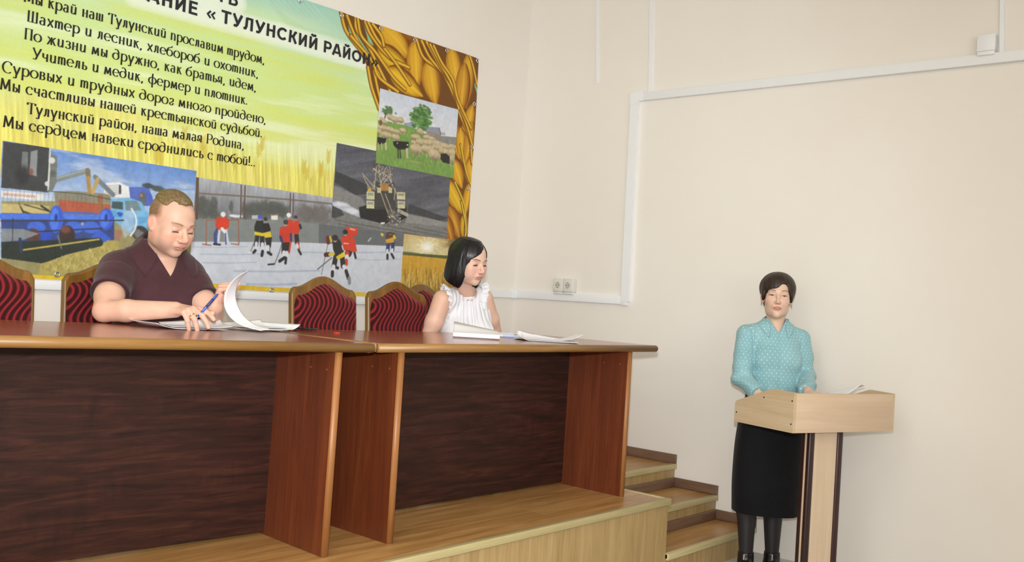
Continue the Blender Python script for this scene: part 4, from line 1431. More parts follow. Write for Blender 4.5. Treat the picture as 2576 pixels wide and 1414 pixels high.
CAP = {
    'М': ([[(.16, 0), (.26, 1.45)], [(.26, 1.45), (.68, .15)], [(.68, .15), (1.12, 1.45)], [(1.12, 1.45), (1.22, 0)], [(.0, 0), (.32, 0)], [(1.06, 0), (1.38, 0)], [(.1, 1.45), (.26, 1.45)], [(1.12, 1.45), (1.3, 1.45)]], 1.40),
    'Ш': ([[(.2, 1.45), (.2, 0)], [(.72, 1.45), (.72, 0)], [(1.24, 1.45), (1.24, 0)], [(.08, .03), (1.36, .03)], [(.06, 1.45), (.34, 1.45)], [(.58, 1.45), (.86, 1.45)], [(1.1, 1.45), (1.38, 1.45)]], 1.46),
    'П': ([[(.2, 0), (.2, 1.45)], [(.92, 0), (.92, 1.45)], [(.04, 1.42), (1.08, 1.42)], [(.04, 0), (.36, 0)], [(.76, 0), (1.08, 0)]], 1.14),
    'У': ([[(.08, 1.45), (.56, .5)], [(1.06, 1.45), (.50, .15)], el(.30, .16, .22, .18, 10, -150, 8), [(0, 1.45), (.26, 1.45)], [(.9, 1.45), (1.18, 1.45)]], 1.12),
    'С': ([el(.66, .72, .60, .74, 52, 312, 26), [(1.04, 1.32), (1.06, 1.05)]], 1.18),
    'Т': ([[(.56, 0), (.56, 1.45)], [(.04, 1.42), (1.08, 1.42)], [(.04, 1.42), (.06, 1.15)], [(1.08, 1.42), (1.06, 1.15)], [(.40, 0), (.72, 0)]], 1.08),
    'Р': ([[(.2, 0), (.2, 1.45)], [(.04, 1.43), (.62, 1.43)], el(.62, 1.04, .36, .39, 90, -90, 12), [(.2, .65), (.62, .65)], [(.04, 0), (.38, 0)]], 1.06),
}
LOW.update(CAP)


def stroke(mb, P, wfun, ox, oz, s, sx, y):
    P = np.array(P, float) * [sx, 1.0]
    keep = [0] + [i for i in range(1, len(P)) if np.hypot(*(P[i] - P[i - 1])) > 1e-6]
    P = P[keep]
    closed = np.hypot(*(P[0] - P[-1])) < 1e-3 and len(P) > 4
    n = len(P)
    L, R = [], []
    for i in range(n):
        if closed:
            a, b = P[i - 1 if i else n - 2], P[(i + 1) if i < n - 1 else 1]
        else:
            a, b = P[max(i - 1, 0)], P[min(i + 1, n - 1)]
        d = (b - a) / np.hypot(*(b - a))
        nr = np.array([-d[1], d[0]])
        w = wfun(d) / 2
        if 0 < i < n - 1:
            d0 = (P[i] - P[i - 1]) / np.hypot(*(P[i] - P[i - 1]))
            w /= max(.6, abs(d0 @ d))
        L.append(P[i] + nr * w)
        R.append(P[i] - nr * w)
    vs, fs = [], []
    for i in range(n):
        for q in (L[i], R[i]):
            X, Z = ox + q[0] * s, oz + q[1] * s
            vs.append((X, -.0078 - y - float(banner_wave(np.array(X), np.array(Z))), Z))
        if i:
            fs.append((2 * i - 2, 2 * i - 1, 2 * i + 1, 2 * i))
    mb.add(vs, fs)


def write(text, glyphs, x0, x1, z0, z1, xh, wfun, sp, wsp, name, mat):
    tot = 0
    for ch in text:
        tot += wsp if ch == ' ' else glyphs[ch][1] + sp
    sx = (x1 - x0) / (tot * xh)
    mb = MB()
    pos = 0.0
    for ch in text:
        if ch == ' ':
            pos += wsp
            mb.build(name, mat, banner)
            mb = MB()
            continue
        S, w = glyphs[ch]
        for P in S:
            X = x0 + pos * xh * sx
            stroke(mb, P, (lambda d: .15) if ch in '«»' else wfun, X, z0 + (z1 - z0) * (pos / tot), xh, sx, .0012)
        pos += w + sp
    return mb.build(name, mat, banner)


M_ink = plain('black_print', '2a2620', 0.45, spec=.3)
M_ink2 = plain('grey_black_print', '2c2c30', 0.45, spec=.3)
pen = lambda d: .072 + .170 * abs(d[1]) ** 1.4
VERSE = [('Мы край наш Тулунский прославим трудом,', -3.462, -2.200, 2.560, 2.566),
         ('Шахтер и лесник, хлебороб и охотник,', -3.443, -2.232, 2.476, 2.484),
         ('По жизни мы дружно, как братья, идем,', -3.449, -2.240, 2.396, 2.408),
         ('Учитель и медик, фермер и плотник.', -3.408, -2.286, 2.317, 2.327),
         ('Суровых и трудных дорог много пройдено,', -3.530, -2.165, 2.230, 2.246),
         ('Мы счастливы нашей крестьянской судьбой.', -3.535, -2.182, 2.153, 2.168),
         ('Тулунский район, наша малая Родина,', -3.415, -2.292, 2.069, 2.085),
         ('Мы сердцем навеки сроднились с тобой!..', -3.512, -2.215, 1.992, 2.004)]
for tx, x0, x1, z0, z1 in VERSE:
    write(tx, LOW, x0, x1, z0, z1, .0340, pen, .13, .58, 'verse_word', M_ink)

HEAD = {
    'О': ([el(.50, .5, .385, .405, 90, 450, 32)], 1.0), 'Б': ([[(.18, 0), (.18, 1)], [(.10, .91), (.75, .91)], [(.18, .53), (.5, .53)], el(.50, .31, .22, .22, 90, -90, 12), [(.18, .09), (.5, .09)]], .84),
    'Р': ([[(.18, 0), (.18, 1)], [(.18, .90), (.50, .90)], el(.50, .665, .22, .235, 90, -90, 12), [(.18, .43), (.50, .43)]], .80), 'А': ([[(.08, 0), (.42, 1)], [(.84, 0), (.50, 1)], [(.2, .27), (.72, .27)], [(.36, .93), (.56, .93)]], .92),
    'З': ([el(.36, .72, .27, .19, 165, -90, 12), [(.36, .53), (.25, .53)], el(.36, .28, .30, .19, 90, -165, 12)], .78), 'В': ([[(.18, 0), (.18, 1)], [(.18, .91), (.48, .91)], el(.48, .72, .18, .19, 90, -90, 10), [(.18, .53), (.5, .53)], el(.5, .31, .22, .22, 90, -90, 10), [(.18, .09), (.5, .09)]], .84),
    'Н': ([[(.18, 0), (.18, 1)], [(.70, 0), (.70, 1)], [(.18, .52), (.70, .52)]], .88), 'И': ([[(.18, 0), (.18, 1)], [(.72, 0), (.72, 1)], [(.2, .10), (.70, .90)]], .90), 'Е': ([[(.18, 0), (.18, 1)], [(.18, .91), (.72, .91)], [(.18, .52), (.68, .52)], [(.18, .09), (.74, .09)]], .80),
    '«': ([[(.34, .66), (.10, .39), (.34, .12)], [(.68, .66), (.44, .39), (.68, .12)]], .74), '»': ([[(.06, .66), (.30, .39), (.06, .12)], [(.40, .66), (.64, .39), (.40, .12)]], .70),
    'Т': ([[(.42, 0), (.42, 1)], [(.02, .91), (.82, .91)]], .84), 'У': ([[(.08, 1), (.42, .33)], [(.76, 1), (.42, .2), (.32, .09), (.12, .10)]], .82), 'Л': ([[(.70, 0), (.70, 1)], [(.26, .91), (.70, .91)], [(.28, .96), (.26, .3), (.18, .10), (.02, .10)]], .88),
    'С': ([el(.48, .5, .375, .405, 40, 320, 26)], .88), 'К': ([[(.18, 0), (.18, 1)], [(.2, .47), (.48, .58), (.62, .90), (.78, .91)], [(.42, .55), (.74, 0)]], .82), 'Ь': ([[(.18, 0), (.18, 1)], [(.18, .55), (.5, .55)], el(.50, .32, .22, .23, 90, -90, 12), [(.18, .09), (.5, .09)]], .80),
}
HEAD['Й'] = (HEAD['И'][0] + [el(.45, 1.26, .19, .15, 190, 350, 8)], .90)
bold = lambda d: .185 + .05 * abs(d[1])
hx0, hz0 = bpx(552, 57)
hx1, hz1 = bpx(949, 172)
write('ТУЛУНСКИЙ РАЙОН»', HEAD, hx0, hx1, hz0, hz1, .068, bold, .10, .40, 'heading_word', M_ink2)
gx, gz = bpx(516, 47)
write('«', HEAD, gx, gx + .06, gz, gz, .068, bold, .10, .4, 'heading_word', M_ink2)
ax, az = bpx(499, 42)
write('ОБРАЗОВАНИЕ', HEAD, ax - .80, ax, az - .004, az, .068, bold, .10, .4, 'heading_word', M_ink2)
sx_, sz_ = bpx(597, 19)
write('ОБЛАСТЬ', HEAD, sx_ - .50, sx_, sz_ - .003, sz_, .064, bold, .10, .4, 'heading_word', M_ink2)

# ---- eyelets
M_eye = plain('steel_eyelet', 'd5d6d8', 0.25, 1.0)
ey = [(751, 3), (856, 40), (954, 72), (1040, 101), (1120, 128), (1197, 153), (1188, 262), (1183, 370), (1176, 475), (140, 690), (679, 730)]
for q in ey:
    X, Z = bpx(*q)
    Y = -.010 - float(banner_wave(np.array(X), np.array(Z)))
    g = MB()
    g.tube([(X + .0105 * math.cos(a), Y, Z + .0105 * math.sin(a)) for a in np.linspace(0, 2 * math.pi, 20, endpoint=False)], .0042, 8, 0, True)
    g.build('eyelet', M_eye, banner)
# ------------------------------------------------------------------ organic shapes: blended solids meshed by surface nets
def axis(lo, hi, h, fine=()):
    """coordinates from lo to hi with step h, finer inside the given (a, b, step) spans"""
    out = [lo]
    while out[-1] < hi:
        x = out[-1]
        st = h
        for a, b, s in fine:
            if a - 1e-9 <= x < b:
                st = min(st, s)
            elif x < a < x + st:
                st = max(a - x, s)
        out.append(x + st)
    return np.array(out, np.float64)


class Field:
    def __init__(self, xs, ys, zs):
        self.a = (xs, ys, zs)
        self.F = np.full((len(xs), len(ys), len(zs)), 0.5, np.float32)

    def block(self, lo, hi):
        sl = tuple(slice(max(0, np.searchsorted(self.a[i], lo[i]) - 1), np.searchsorted(self.a[i], hi[i]) + 1) for i in range(3))
        X, Y, Z = np.meshgrid(*[self.a[i][sl[i]] for i in range(3)], indexing='ij')
        return sl, X, Y, Z

    def add(self, prim, k=0.01):
        f, lo, hi = prim
        m = k + .02
        sl, X, Y, Z = self.block(lo - m, hi + m)
        if X.size == 0:
            return self
        d = f(X, Y, Z).astype(np.float32)
        F = self.F[sl]
        h = np.clip(.5 + .5 * (F - d) / k, 0, 1)
        self.F[sl] = F * (1 - h) + d * h - k * h * (1 - h)
        return self

    def sub(self, prim, k=0.004):
        f, lo, hi = prim
        m = k + .01
        sl, X, Y, Z = self.block(lo - m, hi + m)
        if X.size == 0:
            return self
        d = -f(X, Y, Z).astype(np.float32)
        F = self.F[sl]
        h = np.clip(.5 - .5 * (F - d) / k, 0, 1)
        self.F[sl] = F * (1 - h) + d * h + k * h * (1 - h)
        return self

    def warp(self, lo, hi, fn):
        """adds fn(X, Y, Z) to the field inside a box"""
        sl, X, Y, Z = self.block(np.array(lo), np.array(hi))
        self.F[sl] += fn(X, Y, Z).astype(np.float32)
        return self

    def clip(self, p, n, lo, hi):
        """removes what lies beyond the plane (p, n) inside the box"""
        sl, X, Y, Z = self.block(np.array(lo), np.array(hi))
        d = (X - p[0]) * n[0] + (Y - p[1]) * n[1] + (Z - p[2]) * n[2]
        self.F[sl] = np.maximum(self.F[sl], d)
        return self

    def sample(self, P):
        P = np.asarray(P, float)
        i = [np.clip(np.searchsorted(self.a[k], P[:, k]) - 1, 0, len(self.a[k]) - 2) for k in range(3)]
        t = [np.clip((P[:, k] - self.a[k][i[k]]) / (self.a[k][i[k] + 1] - self.a[k][i[k]]), 0, 1) for k in range(3)]
        out = 0
        for a in (0, 1):
            for b in (0, 1):
                for c in (0, 1):
                    w = (t[0] if a else 1 - t[0]) * (t[1] if b else 1 - t[1]) * (t[2] if c else 1 - t[2])
                    out = out + w * self.F[i[0] + a, i[1] + b, i[2] + c]
        return out

    def mesh(self):
        F = self.F
        S = F < 0
        c = np.zeros(tuple(n - 1 for n in F.shape), np.int8)
        for i in (0, 1):
            for j in (0, 1):
                for k in (0, 1):
                    c += S[i:F.shape[0] - 1 + i, j:F.shape[1] - 1 + j, k:F.shape[2] - 1 + k]
        I, J, K = np.nonzero((c > 0) & (c < 8))
        n = len(I)
        idx = np.full(c.shape, -1, np.int32)
        idx[I, J, K] = np.arange(n)
        V = np.zeros((n, 3))
        cnt = np.zeros(n)
        xs, ys, zs = self.a
        for ax in range(3):
            for u in (0, 1):
                for w in (0, 1):
                    o = [u, w]
                    o.insert(ax, 0)
                    e = o.copy()
                    e[ax] = 1
                    f0 = F[I + o[0], J + o[1], K + o[2]]
                    f1 = F[I + e[0], J + e[1], K + e[2]]
                    m = (f0 < 0) != (f1 < 0)
                    t = np.where(m, f0 / np.where(m, f0 - f1, 1), 0)
                    P0 = np.stack([xs[I + o[0]], ys[J + o[1]], zs[K + o[2]]], 1)
                    P1 = np.stack([xs[I + e[0]], ys[J + e[1]], zs[K + e[2]]], 1)
                    V += np.where(m[:, None], P0 + (P1 - P0) * t[:, None], 0)
                    cnt += m
        V /= cnt[:, None]
        quads = []
        for ax in range(3):
            sl0 = [slice(None)] * 3
            sl1 = [slice(None)] * 3
            sl0[ax], sl1[ax] = slice(0, -1), slice(1, None)
            a, b = S[tuple(sl0)], S[tuple(sl1)]
            i, j, k = np.nonzero(a != b)
            inside = a[i, j, k]
            p = [i, j, k]
            u, w = [q for q in range(3) if q != ax]
            ok = (p[u] > 0) & (p[w] > 0) & (p[u] < c.shape[u]) & (p[w] < c.shape[w])
            p = [q[ok] for q in p]
            inside = inside[ok]

            def at(du, dw):
                q = [x.copy() for x in p]
                q[u] -= du
                q[w] -= dw
                return idx[q[0], q[1], q[2]]
            Q = np.stack([at(1, 1), at(0, 1), at(0, 0), at(1, 0)], 1)
            flip = inside if ax != 1 else ~inside
            Q = np.where(flip[:, None], Q, Q[:, ::-1])
            quads.append(Q)
        return V, np.concatenate(quads)


def V3(*p):
    return np.array(p, float)


def sph(c, r):
    c = np.array(c, float)
    return (lambda X, Y, Z: np.sqrt((X - c[0]) ** 2 + (Y - c[1]) ** 2 + (Z - c[2]) ** 2) - r), c - r, c + r


def cone(a, b, r0, r1):
    a, b = np.array(a, float), np.array(b, float)
    e = b - a
    L = e @ e + 1e-12

    def f(X, Y, Z):
        t = np.clip(((X - a[0]) * e[0] + (Y - a[1]) * e[1] + (Z - a[2]) * e[2]) / L, 0, 1)
        return np.sqrt((X - a[0] - t * e[0]) ** 2 + (Y - a[1] - t * e[1]) ** 2 + (Z - a[2] - t * e[2]) ** 2) - (r0 + (r1 - r0) * t)
    r = max(r0, r1)
    return f, np.minimum(a, b) - r, np.maximum(a, b) + r


def capped(a, b, r0, r1):
    """cone with flat ends"""
    a, b = np.array(a, float), np.array(b, float)
    L = np.linalg.norm(b - a)
    e = (b - a) / L

    def f(X, Y, Z):
        t = (X - a[0]) * e[0] + (Y - a[1]) * e[1] + (Z - a[2]) * e[2]
        q = np.sqrt(np.maximum((X - a[0]) ** 2 + (Y - a[1]) ** 2 + (Z - a[2]) ** 2 - t * t, 0))
        s = np.clip(t / L, 0, 1)
        return np.maximum(q - (r0 + (r1 - r0) * s), np.abs(t - L / 2) - L / 2)
    r = max(r0, r1)
    return f, np.minimum(a, b) - r, np.maximum(a, b) + r


class Frame:
    """local frame: x = the person's left, y = back, z = up"""

    def __init__(self, o, M):
        self.o, self.M = np.array(o, float), np.array(M, float)

    def p(self, *q):
        return self.o + self.M @ np.array(q, float)

    def inv(self, X, Y, Z):
        x, y, z = X - self.o[0], Y - self.o[1], Z - self.o[2]
        M = self.M
        return (M[0, 0] * x + M[1, 0] * y + M[2, 0] * z, M[0, 1] * x + M[1, 1] * y + M[2, 1] * z, M[0, 2] * x + M[1, 2] * y + M[2, 2] * z)

    def ell(self, c, r, rx=0.0, ry=0.0, rz=0.0):
        """ellipsoid; rx, ry, rz rotate it about its centre"""
        c, r = np.array(c, float), np.array(r, float)
        G = self
        if rx or ry or rz:
            G = Frame(self.p(*c), self.M @ rot(rx, ry, rz))
            c = np.zeros(3)

        def f(X, Y, Z):
            x, y, z = G.inv(X, Y, Z)
            x, y, z = x - c[0], y - c[1], z - c[2]
            k0 = np.sqrt((x / r[0]) ** 2 + (y / r[1]) ** 2 + (z / r[2]) ** 2)
            k1 = np.sqrt((x / r[0] ** 2) ** 2 + (y / r[1] ** 2) ** 2 + (z / r[2] ** 2) ** 2)
            return k0 * (k0 - 1) / np.maximum(k1, 1e-6)
        w = G.p(*c)
        m = np.sqrt((G.M ** 2) @ (r ** 2))
        return f, w - m, w + m

    def cone(self, a, b, r0, r1):
        return cone(self.p(*a), self.p(*b), r0, r1)

    def loft(self, T, p=2.3):
        """stack of ellipses along local z: rows (z, cx, cy, rx, ry)"""
        T = np.array(sorted(T), float)

        def f(X, Y, Z):
            x, y, z = self.inv(X, Y, Z)
            g = lambda i: np.interp(z, TT[:, 0], TT[:, i])
            TT = TS
            rx, ry = g(3), g(4)
            k = (np.abs((x - g(1)) / rx) ** p + np.abs((y - g(2)) / ry) ** p) ** (1 / p)
            d = (k - 1) * np.minimum(rx, ry)
            return np.maximum(d, np.maximum(z - TT[-1, 0], TT[0, 0] - z))
        n = 8
        zs = np.linspace(T[0, 0], T[-1, 0], n * len(T))
        TS = np.stack([zs] + [np.interp(zs, T[:, 0], T[:, i]) for i in range(1, 5)], 1)
        for i in range(1, 5):                       # smooth the profile
            for _ in range(6):
                q = np.pad(TS[:, i], 2, mode='edge')
                TS[:, i] = (q[:-4] + q[1:-3] + q[2:-2] + q[3:-1] + q[4:]) / 5
        cs = [self.p(t[1] + sx * t[3], t[2] + sy * t[4], t[0]) for t in T for sx in (-1, 1) for sy in (-1, 1)]
        return f, np.min(cs, 0), np.max(cs, 0)


def rot(rx, ry, rz):
    """rotation matrix Rz Rx Ry, degrees"""
    a, b, c = np.radians([rx, ry, rz])
    X = np.array([[1, 0, 0], [0, math.cos(a), -math.sin(a)], [0, math.sin(a), math.cos(a)]])
    Y = np.array([[math.cos(b), 0, math.sin(b)], [0, 1, 0], [-math.sin(b), 0, math.cos(b)]])
    Z = np.array([[math.cos(c), -math.sin(c), 0], [math.sin(c), math.cos(c), 0], [0, 0, 1]])
    return Z @ X @ Y


def solid(field, name, mat, parent, colour=None, uv=None, smooth=0):
    V, Q = field.mesh()
    if smooth:
        for _ in range(smooth):
            A = np.zeros_like(V)
            n = np.zeros(len(V))
            for i, j in ((0, 1), (1, 2), (2, 3), (3, 0)):
                np.add.at(A, Q[:, i], V[Q[:, j]])
                np.add.at(A, Q[:, j], V[Q[:, i]])
                np.add.at(n, Q[:, i], 1)
                np.add.at(n, Q[:, j], 1)
            V = V * .5 + .5 * A / np.maximum(n, 1)[:, None]
    me = bpy.data.meshes.new(name)
    me.vertices.add(len(V))
    me.vertices.foreach_set('co', V.astype(np.float32).ravel())
    me.loops.add(Q.size)
    me.loops.foreach_set('vertex_index', Q.ravel().astype(np.int32))
    me.polygons.add(len(Q))
    me.polygons.foreach_set('loop_start', np.arange(0, Q.size, 4, dtype=np.int32))
    me.polygons.foreach_set('use_smooth', np.ones(len(Q), bool))
    me.update(calc_edges=True)
    me.validate()
    if colour is not None:
        at = me.color_attributes.new('Tint', 'FLOAT_COLOR', 'POINT')
        C = np.ones((len(V), 4), np.float32)
        C[:, :3] = linA(np.clip(colour(V), 0, 1))
        at.data.foreach_set('color', C.ravel())
    if uv is not None:
        at = me.attributes.new('Cloth', 'FLOAT_VECTOR', 'POINT')
        at.data.foreach_set('vector', uv(V).astype(np.float32).ravel())
    return link(name, me, mat, parent)


def skin_mat(name, sub=0.12):
    t = NT(name)
    v = t.n('ShaderNodeVertexColor')
    v.layer_name = 'Tint'
    n = t.noise(t.coords(), 260, 2)
    t.color(v.outputs[0])
    t.set(Roughness=0.47, Subsurface_Weight=sub)
    t.b.inputs['Subsurface Radius'].default_value = (0.012, 0.005, 0.003)
    t.b.inputs['Subsurface Scale'].default_value = 0.5
    t.b.inputs['Specular IOR Level'].default_value = 0.35
    t.bump(n, 0.06, 0.001)
    return t.m


M_skin = skin_mat('skin')


def bell(x, c, w):
    return np.exp(-((x - c) / w) ** 2)


def paint(V, col, m, c):
    c = np.array(c, float) / 255
    return col * (1 - m[:, None]) + c * m[:, None]


def face_gap(H, cx, cz, rx, rz, z0, m, y0, s=(1, 1, 1), n=2.2):
    """the opening a hairdo leaves for the face: oval, cut above by a slanting fringe line"""
    def f(X, Y, Z):
        x, y, z = H.inv(X, Y, Z)
        x, y, z = x / s[0], y / s[1], z / s[2]
        k = ((np.abs((x - cx) / rx)) ** n + (np.abs((z - cz) / rz)) ** n) ** (1 / n)
        d = (k - 1) * rx
        d = np.maximum(d, (z - z0 - m * x) / math.sqrt(1 + m * m))
        return np.maximum(d, y - y0)
    return f, H.o - .2, H.o + .2


def drape(field, P, up, gap=.004, n=14):
    """pushes points out of a solid along the given directions"""
    P = np.array(P, float)
    up = np.array(up, float)
    up /= np.linalg.norm(up, axis=1, keepdims=True)
    for _ in range(n):
        d = field.sample(P)
        P += up * np.clip(gap - d, 0, .02)[:, None]
    return P


# ------------------------------------------------------------------ heads
def head(F, H, s=(1, 1, 1), fem=False, lids=.5, jaw=1.0, nose=1.0, ear=True, cheek=0.0, brow=1.0, fw=1.0):
    """adds a head to field F in frame H (origin between the ears). s scales x, y, z"""
    def E(c, r, *a):
        return H.ell([c[i] * s[i] for i in range(3)], [r[i] * s[i] for i in range(3)], *a)

    def Cn(a, b, r0, r1):
        return H.cone([a[i] * s[i] for i in range(3)], [b[i] * s[i] for i in range(3)], r0, r1)
    F.add(E((0, .012, .034), (.075, .094, .084)), .012)
    F.add(E((0, -.035, .030), (.062, .055, .066)), .018)               # forehead
    F.add(E((0, -.030, -.030), (.060 * fw, .064, .080)), .026)
    F.add(E((0, -.036, -.072), (.047 * jaw, .050, .040)), .028)        # jaw
    F.add(E((0, -.074, -.098), (.020 * jaw, .017, .016)), .02)         # chin
    for q in (-1, 1):
        F.add(E((q * .048 * jaw, -.004, -.056), (.016, .036, .032)), .032)      # jaw corner
        F.add(E((q * .040 * fw, -.064, -.026), (.022 + cheek, .022, .022 + cheek)), .028)         # cheek bone
        if cheek:
            F.add(E((q * .040, -.058, -.055), (.022, .024, .026)), .02)
    F.add(E((0, -.082, .021), (.048, .014, .010 * brow)), .014)        # brow
    for q in (-1, 1):
        F.sub(E((q * .033, -.103, -.001), (.021, .019, .0135)), .013)  # eye socket
    F.add(Cn((0, -.086, .010), (0, -.110 - .004 * nose, -.030), .0085, .0118 * nose), .009)   # nose
    F.add(E((0, -.108, -.036), (.0135 * nose, .013, .010)), .006)
    for q in (-1, 1):
        F.add(E((q * .0125 * nose, -.100, -.038), (.0085, .0105, .0078)), .005)
    for q in (-1, 1):
        F.sub(E((q * .0065 * nose, -.110, -.0465), (.0036, .0055, .003)), .003)
    F.add(E((0, -.090, -.060), (.026, .012, .015)), .012)              # mouth mound
    F.add(E((0, -.0975, -.0625), (.0195, .0066, .0044)), .004)         # upper lip
    F.add(E((0, -.0955, -.0720), (.0160, .0076, .0052)), .004)         # lower lip
    for q in (-1, 1):
        F.sub(Cn((0, -.109, -.0668), (q * .024, -.093, -.0690), .0013, .0012), .003)
    F.sub(E((0, -.097, -.083), (.022, .008, .0045)), .008)
    F.sub(E((0, -.113, -.0535), (.0035, .006, .008)), .006)            # philtrum
    for q in (-1, 1):                                                   # eyeball under the lids
        F.add(E((q * .0325, -.0775, -.001), (.0152, .0140, .0128)), .005)
        z = .001 - .0095 * lids
        F.sub(H.ell([q * .0325 * s[0], -.0925 * s[1], (z - .0032) * s[2]], [.0125 * s[0], .007, .0018 + .0048 * (1 - lids)], 0, q * -5), .0012)
        F.add(Cn((q * .020, -.0885, .0065), (q * .043, -.0815, .006), .0032, .0032), .004)   # upper lid fold
    if ear:
        for q in (-1, 1):
            F.add(E((q * .0760, .012, -.008), (.0085, .018, .030), -12, 0, q * -22), .006)
            F.sub(E((q * .0860, .006, -.002), (.0060, .0085, .017), -12, 0, q * -22), .004)
            F.add(E((q * .0740, .003, -.032), (.006, .008, .009)), .005)


def face_colours(H, s, base, lips, brow_c, brow_w, blush=(214, 140, 120), stubble=0.0, lash=(60, 44, 40), lids=.5, blush_a=.35, shadow=None, brow_a=.8, lash_w=.0021):
    def fn(V):
        x, y, z = H.inv(V[:, 0], V[:, 1], V[:, 2])
        x, y, z = x / s[0], y / s[1], z / s[2]
        col = np.ones((len(V), 3)) * np.array(base) / 255
        nz = vnoise(V[:, 0] * 1.0 + V[:, 2], V[:, 1] + V[:, 2] * .5, .03, 4, 3)
        col *= (1 + .07 * (nz - .5))[:, None]
        hd = (z > -.13) & (np.abs(x) < .1) & (y < .13) & (y > -.14) & (z < .14)
        f = hd & (y < -.03)
        ax = np.abs(x)
        col = paint(V, col, np.where(f, blush_a * bell(ax, .045, .022) * bell(z, -.034, .022), 0), blush)
        col = paint(V, col, np.where(f, blush_a * 1.2 * bell(ax, 0, .014) * bell(z, -.038, .014), 0), blush)
        col = paint(V, col, np.where(hd & (ax > .07), .35, 0), (226, 140, 126))
        if stubble:
            m = np.clip(bell(z, -.085, .035) * 1.3, 0, 1) * (y < .0) * (z < -.048) * hd
            col = paint(V, col, m * stubble, (150, 120, 108))
        # brows
        bz = .0215 + .004 * bell(ax, .036, .014)
        m = f * np.clip(1.4 - np.abs(z - bz) / brow_w, 0, 1) * np.clip((ax - .013) / .005, 0, 1) * np.clip((.054 - ax) / .010, 0, 1)
        col = paint(V, col, m * brow_a, brow_c)
        # rosy, slightly darker eyelids, then the lash line
        m = f * bell(ax, .033, .017) * bell(z, .0, .012) * .30
        col = paint(V, col, m, shadow or (176, 120, 104))
        zl = .001 - .0095 * lids + .0004 + .0030 * (1 - lids)
        m = f * np.clip(1.6 - np.abs(z - zl + 14 * (ax - .0335) ** 2) / (lash_w * np.clip(1.15 - ((ax - .034) / .0165) ** 2, .15, 1)), 0, 1) * np.clip((.0165 - np.abs(ax - .0335)) / .003, 0, 1) * (y < -.066)
        col = paint(V, col, m * .9, lash)
        # lips
        m = f * np.clip((1.08 - np.sqrt((x / .0215) ** 2 + ((z + .0668) / .0098) ** 2)) * 5, 0, 1) * (y < -.082)
        col = paint(V, col, m * .85, lips)
        m = f * np.clip(1.2 - np.abs(z + .0672) / .0014, 0, 1) * (ax < .022) * (y < -.08)
        col = paint(V, col, m * .55, (110, 56, 50))
        m = f * bell(ax, .0065, .003) * bell(z, -.0465, .0025) * (y < -.095)
        col = paint(V, col, m * .7, (110, 60, 50))
        return col
    return fn


def eyes(H, s, parent, iris, lids, look=(0, 0)):
    t = NT('eye_' + iris)
    sx = t.n('ShaderNodeSeparateXYZ')
    tc = t.n('ShaderNodeTexCoord')
    t.l(tc.outputs['Object'], sx.inputs[0])
    r = t.math('POWER', t.math('ADD', t.math('POWER', sx.outputs[0], 2.0), t.math('POWER', sx.outputs[2], 2.0)), 0.5)
    t.color(t.ramp(t.math('MULTIPLY', r, 100.0), [(0.20, '0c0a0a'), (0.26, iris), (0.50, iris), (0.56, 'ded6cf')]))
    t.set(Roughness=0.08)
    for q in (-1, 1):
        bm = bmesh.new()
        bmesh.ops.create_uvsphere(bm, u_segments=24, v_segments=16, radius=.0118)
        me = bpy.data.meshes.new('eyeball')
        bm.to_mesh(me)
        bm.free()
        for p in me.polygons:
            p.use_smooth = True
        o = link('eyeball', me, t.m, parent)
        c = H.p(q * .0325 * s[0], -.0772 * s[1], -.001 * s[2])
        M = Matrix([list(r_) for r_ in (H.M @ rot(look[1], 0, look[0]))]).to_4x4()
        M.translation = Vector(c)
        o.matrix_world = M


